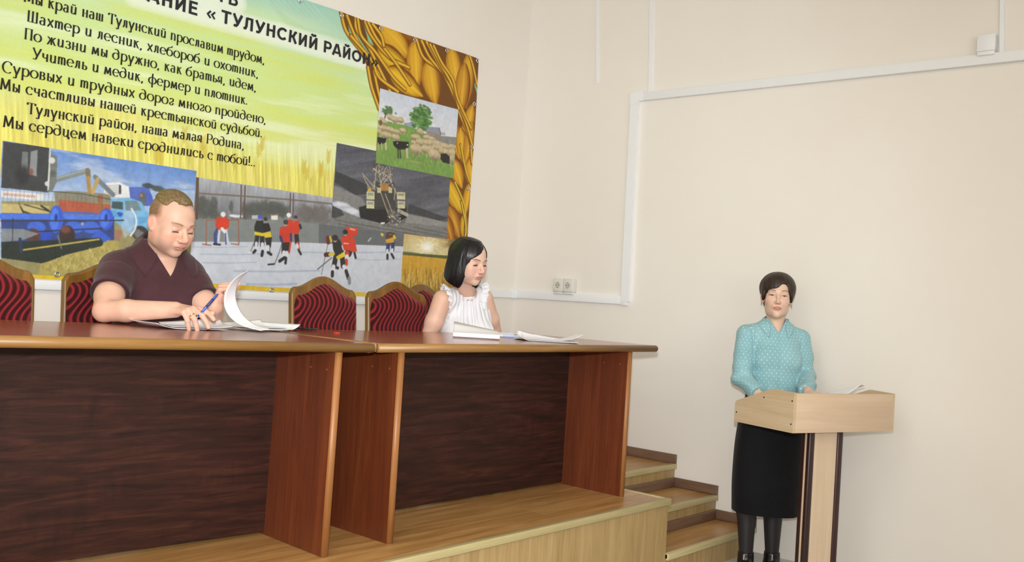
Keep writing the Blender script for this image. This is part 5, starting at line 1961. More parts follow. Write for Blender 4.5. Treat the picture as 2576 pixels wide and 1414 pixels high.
# ------------------------------------------------------------------ hands
def hand(F, wrist, palm_dir, back_dir, side, curl, spread=1.0, size=1.0, thumb=None, k=.0035, fat=1.0):
    """adds a five-fingered hand. palm_dir: wrist to knuckles; back_dir: normal of the back of the hand;
    side: +1 thumb on the (back x palm) side. curl: per finger (base, mid, tip) bends in degrees toward the palm.
    returns the finger tip positions"""
    d = np.array(palm_dir, float)
    d /= np.linalg.norm(d)
    b = np.array(back_dir, float)
    b -= d * (b @ d)
    b /= np.linalg.norm(b)
    w = np.cross(b, d) * side                       # toward the thumb
    S = size
    W = np.array(wrist, float)
    kn = []
    for i, (off, ln) in enumerate(((.028, .086), (.0095, .090), (-.0095, .086), (-.027, .078))):
        kn.append(W + d * ln * S + w * off * S * 1.0 + b * (.002 if i in (1, 2) else -.002) * S)
    for i, q in enumerate(kn):
        F.add(cone(W + w * (.018 - .012 * i) * S + d * .012 * S, q, .0135 * S, .0105 * S), .012)
    F.add(cone(W + d * .03 * S + w * .012 * S - b * .004 * S, W + d * .065 * S - w * .012 * S - b * .004 * S, .016 * S, .013 * S), .012)
    seg = ((.041, .025, .021), (.045, .029, .022), (.041, .027, .021), (.033, .020, .019))
    tips = []
    roots = []
    rad = (.0098, .0101, .0097, .0086)
    for i, q in enumerate(kn):
        ang = 0.0
        p = q.copy()
        fan = (1.5 - i) * .055 * spread
        dd = d * math.cos(fan) + w * math.sin(fan)
        r = rad[i] * S * fat
        for j in range(3):
            ang += math.radians(curl[i][j])
            v = dd * math.cos(ang) - b * math.sin(ang)
            e = p + v * seg[i][j] * S
            F.add(cone(p, e, r, r * .90), k if j else .006)
            if j == 0:
                roots.append((p.copy(), e.copy()))
            p = e
            r *= .90
        tips.append(p)
    t0 = W + d * .020 * S + w * .020 * S - b * .006 * S
    if thumb is None:
        thumb = (W + d * .050 * S + w * .044 * S - b * .018 * S, W + d * .078 * S + w * .050 * S - b * .026 * S, W + d * .100 * S + w * .046 * S - b * .034 * S)
    S *= fat
    F.add(cone(t0, thumb[0], .0150 * S, .0118 * S), .010)
    F.add(cone(thumb[0], thumb[1], .0115 * S, .0102 * S), .005)
    F.add(cone(thumb[1], thumb[2], .0102 * S, .0086 * S), .004)
    tips.append(np.array(thumb[2]))
    return tips, roots
# ------------------------------------------------------------------ cloth materials
def cloth_mat(name, lo, hi, rough=0.85, weave=700, strength=0.15, sheen=0.25, fold=0.25):
    t = NT(name)
    n = t.noise(t.coords(), 9, 3)
    t.color(t.ramp(n, [(0.3, lo), (0.7, hi)]))
    t.set(Roughness=rough, Sheen_Weight=sheen)
    t.b.inputs['Specular IOR Level'].default_value = 0.2
    w = t.noise(t.coords(), weave, 1)
    f = t.noise(t.coords((1, 1, .6)), 14, 2)
    h = t.math('ADD', t.math('MULTIPLY', w, strength), t.math('MULTIPLY', f, fold * 6))
    t.bump(h, 0.35, 0.006)
    return t.m


M_polo = cloth_mat('maroon_knit', '41272b', '4d3037', 0.9, 500, .3, .15)
M_white = cloth_mat('white_cotton', 'dedee3', 'e6e6eb', 0.85, 600, .1, .1)
M_lace = cloth_mat('white_lace', 'e4e4e8', 'efeff2', 0.9, 150, .9, .1)
M_black = cloth_mat('black_wool_skirt', '0d0d10', '121216', 0.8, 500, .2, .05)
M_trouser = cloth_mat('dark_trousers', '22232a', '2a2b33', 0.85)
M_leather = plain('black_leather', '121114', 0.3)
M_hairblack = None


def hair_mat(name, lo, hi, rough=0.32, scale=(60, 60, 6)):
    t = NT(name)
    n = t.noise(t.coords(scale), 2.0, 4, 0.6, 0.3)
    t.color(t.ramp(n, [(0.3, lo), (0.7, hi)]))
    t.set(Roughness=rough)
    t.b.inputs['Specular IOR Level'].default_value = 0.45
    t.bump(n, 0.5, 0.003)
    return t.m


M_hair_black = hair_mat('black_hair', '08080a', '141317', 0.36)
M_hair_brown = hair_mat('dark_brown_hair', '1d130e', '35251b', 0.42)
M_hair_fair = hair_mat('short_fair_hair', '4e3d28', '8f7850', 0.55, (140, 16, 60))

t_ = NT('teal_dotted_blouse')
at_ = t_.n('ShaderNodeAttribute')
at_.attribute_name = 'Cloth'
sp_ = t_.n('ShaderNodeSeparateXYZ')
t_.l(at_.outputs['Vector'], sp_.inputs[0])
PX_, PZ_ = .0235, .0165
rowz = t_.math('DIVIDE', sp_.outputs[1], PZ_)
row = t_.math('FLOOR', rowz)
shift = t_.math('MULTIPLY', t_.math('MODULO', t_.math('ABSOLUTE', row), 2.0), 0.5)
cx_ = t_.math('SUBTRACT', t_.math('FRACT', t_.math('ADD', t_.math('DIVIDE', sp_.outputs[0], PX_), shift)), 0.5)
cz_ = t_.math('SUBTRACT', t_.math('FRACT', rowz), 0.5)
rr_ = t_.math('ADD', t_.math('POWER', t_.math('MULTIPLY', cx_, PX_ / .0016), 2.0), t_.math('POWER', t_.math('MULTIPLY', cz_, PZ_ / .0028), 2.0))
dot = t_.math('LESS_THAN', rr_, 1.0)
nz_ = t_.noise(t_.coords(), 8, 2)
t_.color(t_.mix(dot, t_.ramp(nz_, [(0.3, '84b2bb'), (0.7, '8fbcc4')]), 'e2f0f2'))
t_.set(Roughness=0.6, Sheen_Weight=0.2)
t_.b.inputs['Specular IOR Level'].default_value = 0.3
t_.bump(t_.noise(t_.coords((1, 1, .5)), 16, 2), 0.35, 0.012)
M_teal = t_.m


def frame(o, yaw, pitch=0, roll=0):
    return Frame(o, rot(pitch, roll, yaw))


def band(path_in, path_out, thick, name, mat, parent, rows=5, puff=.004, over=None, centre=None):
    """collar-like strip between two space curves"""
    A, B = np.array(path_in, float), np.array(path_out, float)
    P = []
    for j in range(rows):
        t = j / (rows - 1)
        P.append(A * (1 - t) + B * t)
    P = np.array(P)
    du = np.gradient(P, axis=1)
    dv = np.gradient(P, axis=0)
    n = np.cross(du, dv)
    n /= np.linalg.norm(n, axis=2, keepdims=True) + 1e-9
    for j in range(rows):
        P[j] += n[j] * puff * math.sin(math.pi * j / (rows - 1))
    if over is not None:
        c = np.array(centre, float)
        sh = P.shape
        Q = P.reshape(-1, 3)
        d = Q - c
        d[:, 2] = 0
        d /= np.linalg.norm(d, axis=1, keepdims=True)
        d[:, 2] = .9
        P = drape(over, Q, d, .0035).reshape(sh)
    return sheet(P, thick).build(name, mat, parent)


def legs_seated(T, zseat, mat, parent, ysh, foot_z, spread=.10, thigh=.42, shoe=None):
    """trousers or skirt-less legs of a seated person, from torso frame T"""
    hipc = T.p(0, 0, 0)
    lo = hipc + [-.5, -.75, -.65]
    hi = hipc + [.5, .3, .18]
    Fl = Field(axis(lo[0], hi[0], .012), axis(lo[1], hi[1], .012), axis(foot_z - .02, hi[2], .012))
    Fl.add(T.ell((0, 0, .04), (.17, .13, .11)), .02)
    feet = []
    for s in (-1, 1):
        h = T.p(s * .09, -.02, .035)
        kx = T.p(s * spread, -thigh, .03)
        an = np.array([kx[0], kx[1] + .04, foot_z + .09])
        Fl.add(cone(h, kx, .085, .062), .03)
        Fl.add(cone(kx, an, .060, .045), .02)
        feet.append(an)
    solid(Fl, 'trousers' if shoe else 'skirt', mat, parent)
    for an in feet:
        Fs = Field(axis(an[0] - .08, an[0] + .08, .008), axis(an[1] - .22, an[1] + .08, .008), axis(foot_z - .004, foot_z + .13, .008))
        Fs.add(cone(an + [0, .02, -.055], an + [0, -.15, -.065], .036, .034), .02)
        Fs.add(cone(an + [0, .01, -.01], an + [0, .015, -.05], .042, .040), .02)
        Fs.clip((0, 0, foot_z + .001), (0, 0, -1), an - .3, an + .3)
        solid(Fs, 'shoe', M_leather, parent)


# ================================================================== the man in the maroon polo shirt
man = thing('person', 'seated man in a maroon polo shirt leafing through papers with a blue pen', 'person', (0, 0, 0))
HM = frame((-3.146, -.834, 1.600), 7, 20, 0)
SM = (1.06, 1.05, 1.05)
TM = frame((-3.130, -.735, .965), -4, 3)
RS, LS = V3(-3.295, -.715, 1.396), V3(-3.000, -.735, 1.388)
RE, RW = V3(-3.428, -.893, 1.232), V3(-3.268, -1.128, 1.256)
LE, LW_ = V3(-2.985, -.925, 1.222), V3(-3.102, -1.134, 1.272)
Fm = Field(axis(-3.56, -2.84, .006, [(-3.31, -3.03, .0026)]), axis(-1.40, -.56, .006, [(-1.38, -1.10, .0028), (-.97, -.70, .0026)]), axis(1.12, 1.77, .006, [(1.185, 1.40, .0028), (1.44, 1.735, .0026)]))
head(Fm, HM, SM, lids=.93, jaw=1.10, nose=1.12, cheek=.003, brow=1.3)
Fm.add(cone(HM.p(0, .022, -.055), TM.p(0, .012, .48), .060, .066), .02)         # neck
Fm.add(TM.ell((0, .0, .43), (.13, .066, .06)), .03)
Fm.add(TM.ell((0, -.022, .40), (.10, .066, .08)), .03)
for S_, E_, W_ in ((RS, RE, RW), (LS, LE, LW_)):
    Fm.add(cone(S_, S_ * .35 + E_ * .65, .058, .053), .02)
    Fm.add(cone(S_ * .35 + E_ * .65, E_, .053, .042), .02)
    m_ = E_ * .68 + W_ * .32
    Fm.add(cone(E_, m_, .040, .0425), .012)
    Fm.add(cone(m_, W_, .0425, .0305), .012)
_, rts = hand(Fm, RW, V3(.19, -.98, .04), V3(-.28, -.10, .95), 1, [(16, 22, 16), (34, 26, 14), (58, 26, 8), (70, 22, 4)], 1.35, 1.0, fat=1.18,
     thumb=(V3(-3.196, -1.205, 1.250), V3(-3.190, -1.240, 1.250), V3(-3.196, -1.270, 1.252)))
hand(Fm, LW_, V3(.10, -.25, .95), V3(-.70, .62, .30), 1, [(58, 84, 48), (62, 86, 48), (64, 86, 48), (66, 84, 46)], .6, .96, fat=1.12,
     thumb=(V3(-3.098, -1.205, 1.318), V3(-3.084, -1.220, 1.346), V3(-3.068, -1.232, 1.370)))


def man_col(V):
    col = face_colours(HM, SM, (214, 172, 150), (190, 130, 114), (120, 86, 64), .0038, stubble=.28, lids=.93, lash=(92, 62, 52), blush=(222, 144, 122), blush_a=.42, brow_a=.75, lash_w=.0030)(V)
    x, y, z = HM.inv(V[:, 0], V[:, 1], V[:, 2])
    x, y, z = x / SM[0], y / SM[1], z / SM[2]
    hd = (z > -.12) & (np.abs(x) < .1) & (np.abs(y) < .13) & (z < .15)
    # cropped sides: hair shows as a tint on the scalp
    line = np.clip((y + .035 - .35 * (z - .03)) / .03, 0, 1) * np.clip((z - .012 + .35 * np.clip(y, -1, .03)) / .02, 0, 1)
    back = np.clip((y - .035) / .02, 0, 1) * np.clip((z + .055) / .02, 0, 1)
    nz = vnoise(V[:, 0] * 3, V[:, 2] * 3 + V[:, 1], .012, 14, 2)
    m = hd * np.clip(np.maximum(line, back), 0, 1) * (.62 + .35 * nz)
    col = paint(V, col, m, (112, 88, 62))
    # rosy elbows and knuckles
    for c, r in ((RE, .05), (RW + V3(.03, -.10, .01), .05), (LW_ + V3(0, -.07, .07), .06)):
        d = np.linalg.norm(V - c, axis=1)
        col = paint(V, col, .28 * np.exp(-(d / r) ** 2), (214, 140, 122))
    return col


body = solid(Fm, 'body', M_skin, man, man_col)
eyes(HM, SM, man, '5a6a70', .93, (0, 25))
# short hair on the crown
Fh = Field(axis(-3.27, -3.03, .003), axis(-.97, -.68, .003), axis(1.56, 1.76, .003))
Fh.add(HM.ell((0, .014, .052), (.0785, .0980, .0855)), .005)
Fh.sub(HM.ell((0, -.104, .062), (.056, .064, .066)), .006)                # receding forehead
for q in (-1, 1):
    Fh.sub(HM.ell((q * .054, -.066, .086), (.022, .040, .034), 0, 0, q * 20), .006)   # bays
Fh.add(HM.ell((-.006, -.048, .1150), (.026, .030, .014), 24), .010)
Fh.clip(HM.p(0, .0, .074), -(HM.M @ V3(0, -.10, 1.0)), HM.o - .3, HM.o + .3)


def hair_fn(X, Y, Z):
    x, y, z = HM.inv(X, Y, Z)
    return .0032 * (vnoise(x * 1.0 + .15 * y + .3 * z, y * .06 + 3, .0060, 8, 2) - .5) + .004 * np.clip((.092 - z) / .02, 0, 1)


Fh.warp(HM.o - .2, HM.o + .2, hair_fn)
solid(Fh, 'hair', M_hair_fair, man)
# polo shirt
Fs = Field(axis(-3.50, -2.82, .0045, [(-3.24, -3.02, .003)]), axis(-1.02, -.52, .0045, [(-.92, -.70, .003)]), axis(.93, 1.59, .0045, [(1.36, 1.56, .003)]))
Fs.add(TM.loft([(0, 0, .0, .165, .125), (.10, 0, -.012, .178, .132), (.20, 0, -.012, .180, .130), (.32, 0, -.004, .182, .122), (.40, 0, .002, .170, .108), (.455, 0, .008, .128, .092), (.515, 0, .014, .092, .080), (.560, 0, .018, .074, .072)]), .02)
Fs.add(cone(RS, TM.p(-.055, .018, .505), .066, .052), .03)
Fs.add(cone(LS, TM.p(.055, .018, .505), .066, .052), .03)
for S_, E_ in ((RS, RE), (LS, LE)):
    e_ = S_ * .42 + E_ * .58
    Fs.add(cone(S_, S_ * .7 + E_ * .3, .073, .075), .03)
    Fs.add(capped(S_ * .8 + E_ * .2, e_, .074, .072), .012)
Fs.sub((lambda X, Y, Z: (lambda q: np.maximum(np.maximum(np.abs(q[0]) - .60 * np.clip(q[2] - .420, 0, 1), q[1] + .02), .418 - q[2]))(TM.inv(X, Y, Z)), TM.p(-.06, -.14, .42) - .08, TM.p(.06, 0, .56) + .08), .008)
Fs.sub(cone(HM.p(0, .02, -.06), TM.p(0, .008, .50), .063, .070), .004)


def polo_folds(X, Y, Z):
    x, y, z = TM.inv(X, Y, Z)
    f = .0045 * np.sin(38 * z + 24 * np.abs(x) + 1.0) * np.exp(-((z - .10) / .10) ** 2)
    f += .0050 * np.sin(52 * (z - .9 * x) + 1.5) * np.exp(-((x + .125) / .05) ** 2) * np.exp(-((z - .29) / .08) ** 2)
    f += .0050 * np.sin(52 * (z + .9 * x)) * np.exp(-((x - .125) / .05) ** 2) * np.exp(-((z - .29) / .08) ** 2)
    f += .0035 * np.sin(30 * (z + .35 * x)) * np.exp(-((z - .24) / .12) ** 2) * (y < 0)
    return f


Fs.warp((-3.5, -1.02, .93), (-2.82, -.52, 1.5), polo_folds)
solid(Fs, 'polo_shirt', M_polo, man)
# ribbed sleeve hems, placket and collar
for S_, E_ in ((RS, RE), (LS, LE)):
    e_ = S_ * .42 + E_ * .58
    d_ = (E_ - S_) / np.linalg.norm(E_ - S_)
    u_ = np.cross(d_, [0, 0, 1.])
    u_ /= np.linalg.norm(u_)
    w_ = np.cross(d_, u_)
    ring = []
    for j in range(4):
        ring.append([tuple(e_ + d_ * (-.016 + .008 * j) + (u_ * math.cos(a) + w_ * math.sin(a)) * (.0735 + (.0012 if j in (1, 2) else 0))) for a in np.linspace(0, 2 * math.pi, 48, endpoint=False)])
    MB().grid(ring, closed_u=True).build('sleeve_hem', M_polo, man)
A_, B_ = [], []
for i in range(41):
    t = -1 + 2 * i / 40
    a = t * math.radians(152)
    q = abs(t)
    zin = .602 - .118 * q ** 1.8
    A_.append(TM.p(.076 * math.sin(a), .016 + .076 * math.cos(a), zin))
    fl = max(0, (q - .62) / .38)
    ro = .124 + .016 * fl
    B_.append(TM.p(ro * math.sin(a * (1 - .10 * fl)), .016 + (ro * .90 + .004) * math.cos(a * (1 - .10 * fl)), zin - .060 - .022 * fl))
band(A_, B_, .004, 'collar', M_polo, man, 8, .008, Fs, TM.p(0, .01, .5))
legs_seated(TM, .92, M_trouser, man, 0, SZ, .10, .40, True)
RING_C, RING_D = rts[2][0] * .45 + rts[2][1] * .55, rts[2][1] - rts[2][0]

# ================================================================== the woman in white
w1 = thing('person', 'seated woman with a black bob in a white sleeveless blouse looking down', 'person', (0, 0, 0))
H1 = frame((-1.563, -1.022, 1.560), -1, 12, -2)
S1 = (1.0, 1.0, 1.0)
T1 = frame((-1.43, -.855, .965), -22, 9)
RS, LS = V3(-1.622, -.905, 1.348), V3(-1.372, -.965, 1.372)
RE, RW = V3(-1.672, -.850, 1.110), V3(-1.590, -.900, .975)
LE, LW_ = V3(-1.195, -.925, 1.140), V3(-1.385, -.900, .985)
F1 = Field(axis(-1.80, -1.11, .006, [(-1.66, -1.46, .0026)]), axis(-1.22, -.74, .005, [(-1.16, -.92, .0026)]), axis(.90, 1.70, .006, [(.94, 1.01, .004), (1.41, 1.67, .0026)]))
head(F1, H1, S1, lids=.72, jaw=1.0, nose=.80, cheek=.004, brow=.8)
F1.add(cone(H1.p(0, .022, -.055), T1.p(-.008, .0, .425), .050, .054), .02)
F1.add(T1.ell((-.005, .0, .372), (.125, .055, .05)), .03)
F1.add(T1.ell((0, -.005, .33), (.10, .06, .06)), .03)
for S_, E_, W_ in ((RS, RE, RW), (LS, LE, LW_)):
    F1.add(cone(S_, S_ * .5 + E_ * .5, .052, .047), .02)
    F1.add(cone(S_ * .5 + E_ * .5, E_, .047, .037), .02)
    m_ = E_ * .68 + W_ * .32
    F1.add(cone(E_, m_, .039, .038), .02)
    F1.add(cone(m_, W_, .038, .0245), .02)
hand(F1, LW_, V3(-.75, -.20, -.10), V3(0, 0, 1), -1, [(12, 14, 8), (14, 16, 8), (14, 16, 8), (14, 16, 8)], 1.0, .90)
hand(F1, RW, V3(.75, -.25, -.1), V3(0, .1, 1), 1, [(20, 24, 12)] * 4, .8, .90)


def w1_col(V):
    col = face_colours(H1, S1, (222, 184, 164), (190, 126, 120), (86, 62, 54), .0026, lids=.72, lash=(30, 24, 26), blush=(224, 150, 142), blush_a=.32, shadow=(128, 84, 84), brow_a=.9, lash_w=.0033)(V)
    d = np.minimum(np.linalg.norm(V - RS, axis=1), np.linalg.norm(V - RE, axis=1))
    return paint(V, col, .35 * np.exp(-(d / .14) ** 2), (214, 164, 132))


solid(F1, 'body', M_skin, w1, w1_col)
eyes(H1, S1, w1, '3a3026', .72, (0, 25))
def strands(H, a, f):
    def g(X, Y, Z):
        x, y, z = H.inv(X, Y, Z)
        th = np.arctan2(x, y) * .1
        return a * (vnoise(th * 1.0 + 4, z * .12 + 3, f, 6, 3) - .5)
    return g


# bob
Fb = Field(axis(-1.71, -1.42, .003), axis(-1.20, -.86, .003), axis(1.36, 1.69, .003))
Fb.add(H1.ell((0, .018, .036), (.0880, .1080, .0860)), .01)
Fb.add(H1.loft([(-.155, 0, .030, .088, .066), (-.125, 0, .028, .103, .084), (-.07, 0, .022, .107, .095), (-.01, 0, .018, .101, .100), (.05, 0, .016, .0885, .103), (.085, 0, .016, .066, .080), (.108, 0, .016, .030, .040)], 2.1), .02)
Fb.warp(H1.o - .2, H1.o + .2, strands(H1, .0045, .008))
Fb.sub(face_gap(H1, .006, -.050, .0665, .150, .064, .78, -.012), .006)
Fb.sub(H1.ell((0, -.03, -.165), (.062, .070, .085)), .01)
Fb.clip(H1.p(0, -.03, -.146), H1.M @ V3(0, .40, -1.0), H1.o - .3, H1.o + .3)

solid(Fb, 'hair', M_hair_black, w1, smooth=3)
# blouse
Fw = Field(axis(-1.74, -1.20, .004), axis(-1.12, -.66, .004), axis(.93, 1.46, .004))
Fw.add(T1.loft([(0, 0, 0, .165, .13), (.08, 0, -.005, .165, .13), (.16, 0, -.02, .158, .135), (.24, 0, -.022, .158, .130), (.31, -.002, -.010, .150, .108), (.37, -.004, .0, .140, .084), (.41, -.006, .002, .092, .066), (.432, -.008, .002, .066, .058)]), .02)
for q in (-1, 1):
    Fw.add(T1.ell((q * .068, -.105, .228), (.075, .066, .078)), .03)
Fw.add(cone(RS * .8 + T1.p(0, 0, .40) * .2, T1.p(-.05, 0, .405), .060, .056), .03)
Fw.add(cone(LS * .8 + T1.p(0, 0, .40) * .2, T1.p(.05, 0, .405), .060, .056), .03)
Fw.sub(cone(H1.p(0, .02, -.06), T1.p(-.008, -.012, .43), .052, .060), .004)


def pleats(X, Y, Z):
    x, y, z = T1.inv(X, Y, Z)
    fr = np.clip(-y / .05, 0, 1)
    f = .0022 * np.sin(x * 260 / (1 + np.clip(.40 - z, 0, 1) * 2.2)) * np.clip((z - .20) / .12, 0, 1) * fr
    f += .004 * np.sin(40 * (z + .7 * np.abs(x))) * np.exp(-((z - .12) / .07) ** 2)
    f += .004 * np.sin(46 * (z - .8 * x)) * np.exp(-((x + .12) / .05) ** 2) * np.exp(-((z - .2) / .09) ** 2)
    return f


Fw.warp((-1.8, -1.2, .93), (-1.2, -.6, 1.5), pleats)
solid(Fw, 'blouse', M_white, w1)


def surf_y(T, x, z):
    """front of the blouse in torso coordinates (rough)"""
    y = -.125 - .02 * bell(z, .22, .08)
    for q in (-1, 1):
        e = 1 - ((x - q * .068) / .077) ** 2 - ((z - .228) / .080) ** 2
        if e > 0:
            y = min(y, -.105 - .068 * math.sqrt(e))
    tz = np.interp(z, [.30, .37, .43], [0, .5, 1])
    return y * (1 - tz) + (-.058) * tz


for x0, x1 in ((-.050, -.10), (.0, .004), (.050, .098)):             # lace insertion strips
    P = []
    zs_ = np.linspace(.405, .10, 26)
    for z in zs_:
        t = (.405 - z) / .305
        xc = x0 + (x1 - x0) * t
        P.append([T1.p(xc + dx, surf_y(T1, xc + dx, z) - .0035 * bell(z, .25, .2), z) for dx in (-.006, -.002, .002, .006)])
    sheet(P, .002).build('lace_strip', M_lace, w1)
# ruffles round the armholes
for S_, s in ((RS, -1), (LS, 1)):
    c = S_ + T1.M @ V3(-s * .030, 0, -.005)
    ax_ = T1.M @ V3(s, 0, .10)
    u_ = T1.M @ V3(0, -1, 0)
    w_ = T1.M @ V3(0, 0, 1)
    rows = []
    n_ = 120
    for j in range(5):
        t = j / 4
        row = []
        for i in range(n_):
            a = 2 * math.pi * i / n_
            rx, rz = .060, (.074 if math.sin(a) > 0 else .105)
            wv = math.sin(a * 17) * .0075 * t
            top = max(0, math.sin(a))
            row.append(tuple(c + u_ * math.cos(a) * (rx + .010 * t + wv) + w_ * (math.sin(a) * (rz + .008 * t + wv) - .012 * (1 - top)) + ax_ * (t * (.016 + .022 * top) + .004 * math.cos(a * 17) * t)))
        rows.append(row)
    MB().grid(rows, closed_u=True).build('armhole_ruffle', M_lace, w1)
rows = []                                                              # collar band
for j in range(4):
    rows.append([tuple(T1.p(-.008 + (.0635 + .003 * (j in (1, 2))) * math.cos(a), .0 + (.0585 + .003 * (j in (1, 2))) * math.sin(a), .415 + .006 * j + .010 * math.sin(a))) for a in np.linspace(0, 2 * math.pi, 60, endpoint=False)])
MB().grid(rows, closed_u=True).build('neck_band', M_lace, w1)
legs_seated(T1, .92, M_trouser, w1, 0, SZ, .085, .36, True)

# ================================================================== the woman at the lectern
w2 = thing('person', 'woman standing at the lectern in a dotted teal blouse and black skirt', 'person', (0, 0, 0))
H2 = frame((-.360, -2.178, 1.477), -61, -3, 1.5)
S2 = (.985, 1.0, 1.03)
T2 = frame((-.345, -2.172, .93), -50, 0)
RS, LS = V3(-.456, -2.062, 1.262), V3(-.246, -2.270, 1.254)
RE, RW = V3(-.520, -2.078, 1.035), V3(-.575, -2.215, .955)
LE, LW_ = V3(-.225, -2.300, 1.055), V3(-.440, -2.415, .988)
F2 = Field(axis(-.72, -.08, .006, [(-.62, -.28, .0027)]), axis(-2.60, -1.98, .006, [(-2.53, -2.08, .0027)]), axis(0.03, 1.62, .008, [(.93, 1.03, .003), (1.335, 1.61, .0026)]))
head(F2, H2, S2, lids=.30, jaw=.84, nose=.78, brow=.7, fw=.93)
F2.add(cone(H2.p(0, .022, -.055), T2.p(0, .005, .385), .047, .050), .02)
F2.add(T2.ell((0, .004, .345), (.11, .048, .04)), .03)
F2.add(T2.ell((0, -.010, .32), (.08, .055, .06)), .03)
for S_, E_, W_ in ((RS, RE, RW), (LS, LE, LW_)):
    F2.add(cone(S_, E_, .044, .036), .02)
    F2.add(cone(E_, W_, .036, .023), .02)
hand(F2, LW_, V3(-.62, -.78, -.02), V3(-.1, .1, 1), -1, [(22, 30, 20), (24, 32, 20), (24, 32, 20), (26, 30, 20)], .8, .88)
hand(F2, RW, V3(-.30, -.95, -.06), V3(-.1, .1, 1), 1, [(14, 18, 10)] * 4, .9, .88)
RK, RA, LK, LA = V3(-.448, -2.119, .44), V3(-.437, -2.120, .085), V3(-.325, -2.213, .44), V3(-.318, -2.212, .085)
for K_, A__ in ((RK, RA), (LK, LA)):
    F2.add(cone(K_ + [0, 0, .10], K_, .058, .053), .02)
    c_ = K_ * .70 + A__ * .30
    F2.add(cone(K_, c_ + [.008, .010, 0], .051, .054), .02)
    F2.add(cone(c_ + [.008, .010, 0], A__, .053, .034), .02)


def w2_col(V):
    col = face_colours(H2, S2, (222, 188, 166), (196, 124, 116), (84, 62, 52), .0025, lids=.30, lash=(70, 54, 50), blush=(220, 150, 132), blush_a=.22, shadow=(186, 140, 126), brow_a=.75)(V)
    return paint(V, col, np.clip((.8 - V[:, 2]) * 20, 0, 1) * .97, (36, 33, 37))


solid(F2, 'body', M_skin, w2, w2_col)
eyes(H2, S2, w2, '4c4a40', .30, (0, 0))
# short hair with a side-swept fringe
Fb = Field(axis(-.49, -.23, .0028), axis(-2.31, -2.04, .0028), axis(1.42, 1.62, .0028))
Fb.add(H2.ell((0, .014, .046), (.0960, .1090, .0880)), .01)
Fb.add(H2.ell((0, .045, -.012), (.072, .070, .085)), .02)
for q in (-1, 1):
    Fb.add(H2.ell((q * .074, -.012, .010), (.012, .046, .045)), .015)
Fb.warp(H2.o - .2, H2.o + .2, strands(H2, .006, .009))
Fb.sub(face_gap(H2, .002, -.060, .0615, .130, .040, .42, -.020), .006)
Fb.sub(H2.ell((.030, -.115, .040), (.030, .050, .030), 0, 30, 0), .008)
Fb.sub(H2.ell((-.092, .004, -.020), (.032, .032, .042)), .008)
Fb.sub(H2.ell((.092, .008, -.038), (.030, .028, .032)), .008)
Fb.sub(H2.ell((0, -.04, -.125), (.085, .075, .085)), .008)
Fb.clip(H2.p(0, 0, -.080), H2.M @ V3(0, 0, -1), H2.o - .3, H2.o + .3)
solid(Fb, 'hair', M_hair_brown, w2, smooth=2)
er_ = plain('gold_earring', 'c8a860', .2, 1.0)
for q in (-1, 1):
    c = H2.p(q * .079, .004, -.047)
    MB().tube([c + H2.M @ V3(0, .007 * math.cos(a), .007 * math.sin(a)) for a in np.linspace(0, 2 * math.pi, 16, endpoint=False)], .0014, 6, 0, True).build('earring', er_, w2)
# blouse
Ft = Field(axis(-.70, -.06, .0042), axis(-2.52, -1.96, .0042), axis(.90, 1.38, .0042))
Ft.add(T2.loft([(.0, 0, .0, .122, .098), (.035, 0, -.005, .132, .108), (.09, 0, -.008, .136, .112), (.16, 0, -.012, .136, .112), (.24, 0, -.012, .136, .106), (.31, 0, -.004, .130, .088), (.360, 0, .002, .100, .072), (.395, 0, .006, .066, .062), (.425, 0, .008, .056, .056)]), .02)
for q in (-1, 1):
    Ft.add(T2.ell((q * .060, -.075, .215), (.062, .048, .060)), .03)
Ft.add(cone(RS, T2.p(-.045, .006, .370), .052, .044), .03)
Ft.add(cone(LS, T2.p(.045, .006, .370), .052, .044), .03)
for S_, E_, W_ in ((RS, RE, RW), (LS, LE, LW_)):
    Ft.add(cone(S_, S_ * .5 + E_ * .5, .052, .055), .015)
    Ft.add(cone(S_ * .5 + E_ * .5, E_, .055, .052), .015)
    Ft.add(capped(E_, E_ * .12 + W_ * .88, .052, .042), .015)
Ft.sub((lambda X, Y, Z: (lambda q: np.maximum(np.maximum(np.abs(q[0]) - .62 * np.clip(q[2] - .352, 0, 1), q[1] + .01), .350 - q[2]))(T2.inv(X, Y, Z)), T2.p(-.06, -.14, .36) - .06, T2.p(.06, 0, .43) + .06), .004)
Ft.sub(cone(H2.p(0, .02, -.06), T2.p(0, 0, .39), .049, .054), .004)


def teal_folds(X, Y, Z):
    x, y, z = T2.inv(X, Y, Z)
    f = .0040 * np.sin(95 * x + 30 * z) * np.exp(-((z - .03) / .045) ** 2)
    f += .0030 * np.sin(44 * (z + .6 * x)) * np.exp(-((z - .11) / .07) ** 2)
    f += .0075 * np.sin(74 * z + 30 * x + 12 * y) * np.exp(-((np.abs(x) - .19) / .06) ** 2) * np.exp(-((z - .11) / .075) ** 2)
    f += .0040 * np.sin(40 * z + 60 * x) * np.exp(-((np.abs(x) - .18) / .06) ** 2) * np.exp(-((z - .25) / .06) ** 2)
    f += .0035 * np.exp(-((x - .004) / .004) ** 2) * (y < -.03) * (z < .35) * (z > .02)
    f += .0035 * np.exp(-((np.abs(x) - .128 - .10 * (z - .25)) / .004) ** 2) * (z > .14)
    f += .003 * np.sin(48 * (z - .8 * np.abs(x))) * np.exp(-((np.abs(x) - .105) / .035) ** 2) * np.exp(-((z - .21) / .06) ** 2)
    return f


Ft.warp((-.75, -2.6, .9), (-.05, -1.9, 1.34), teal_folds)


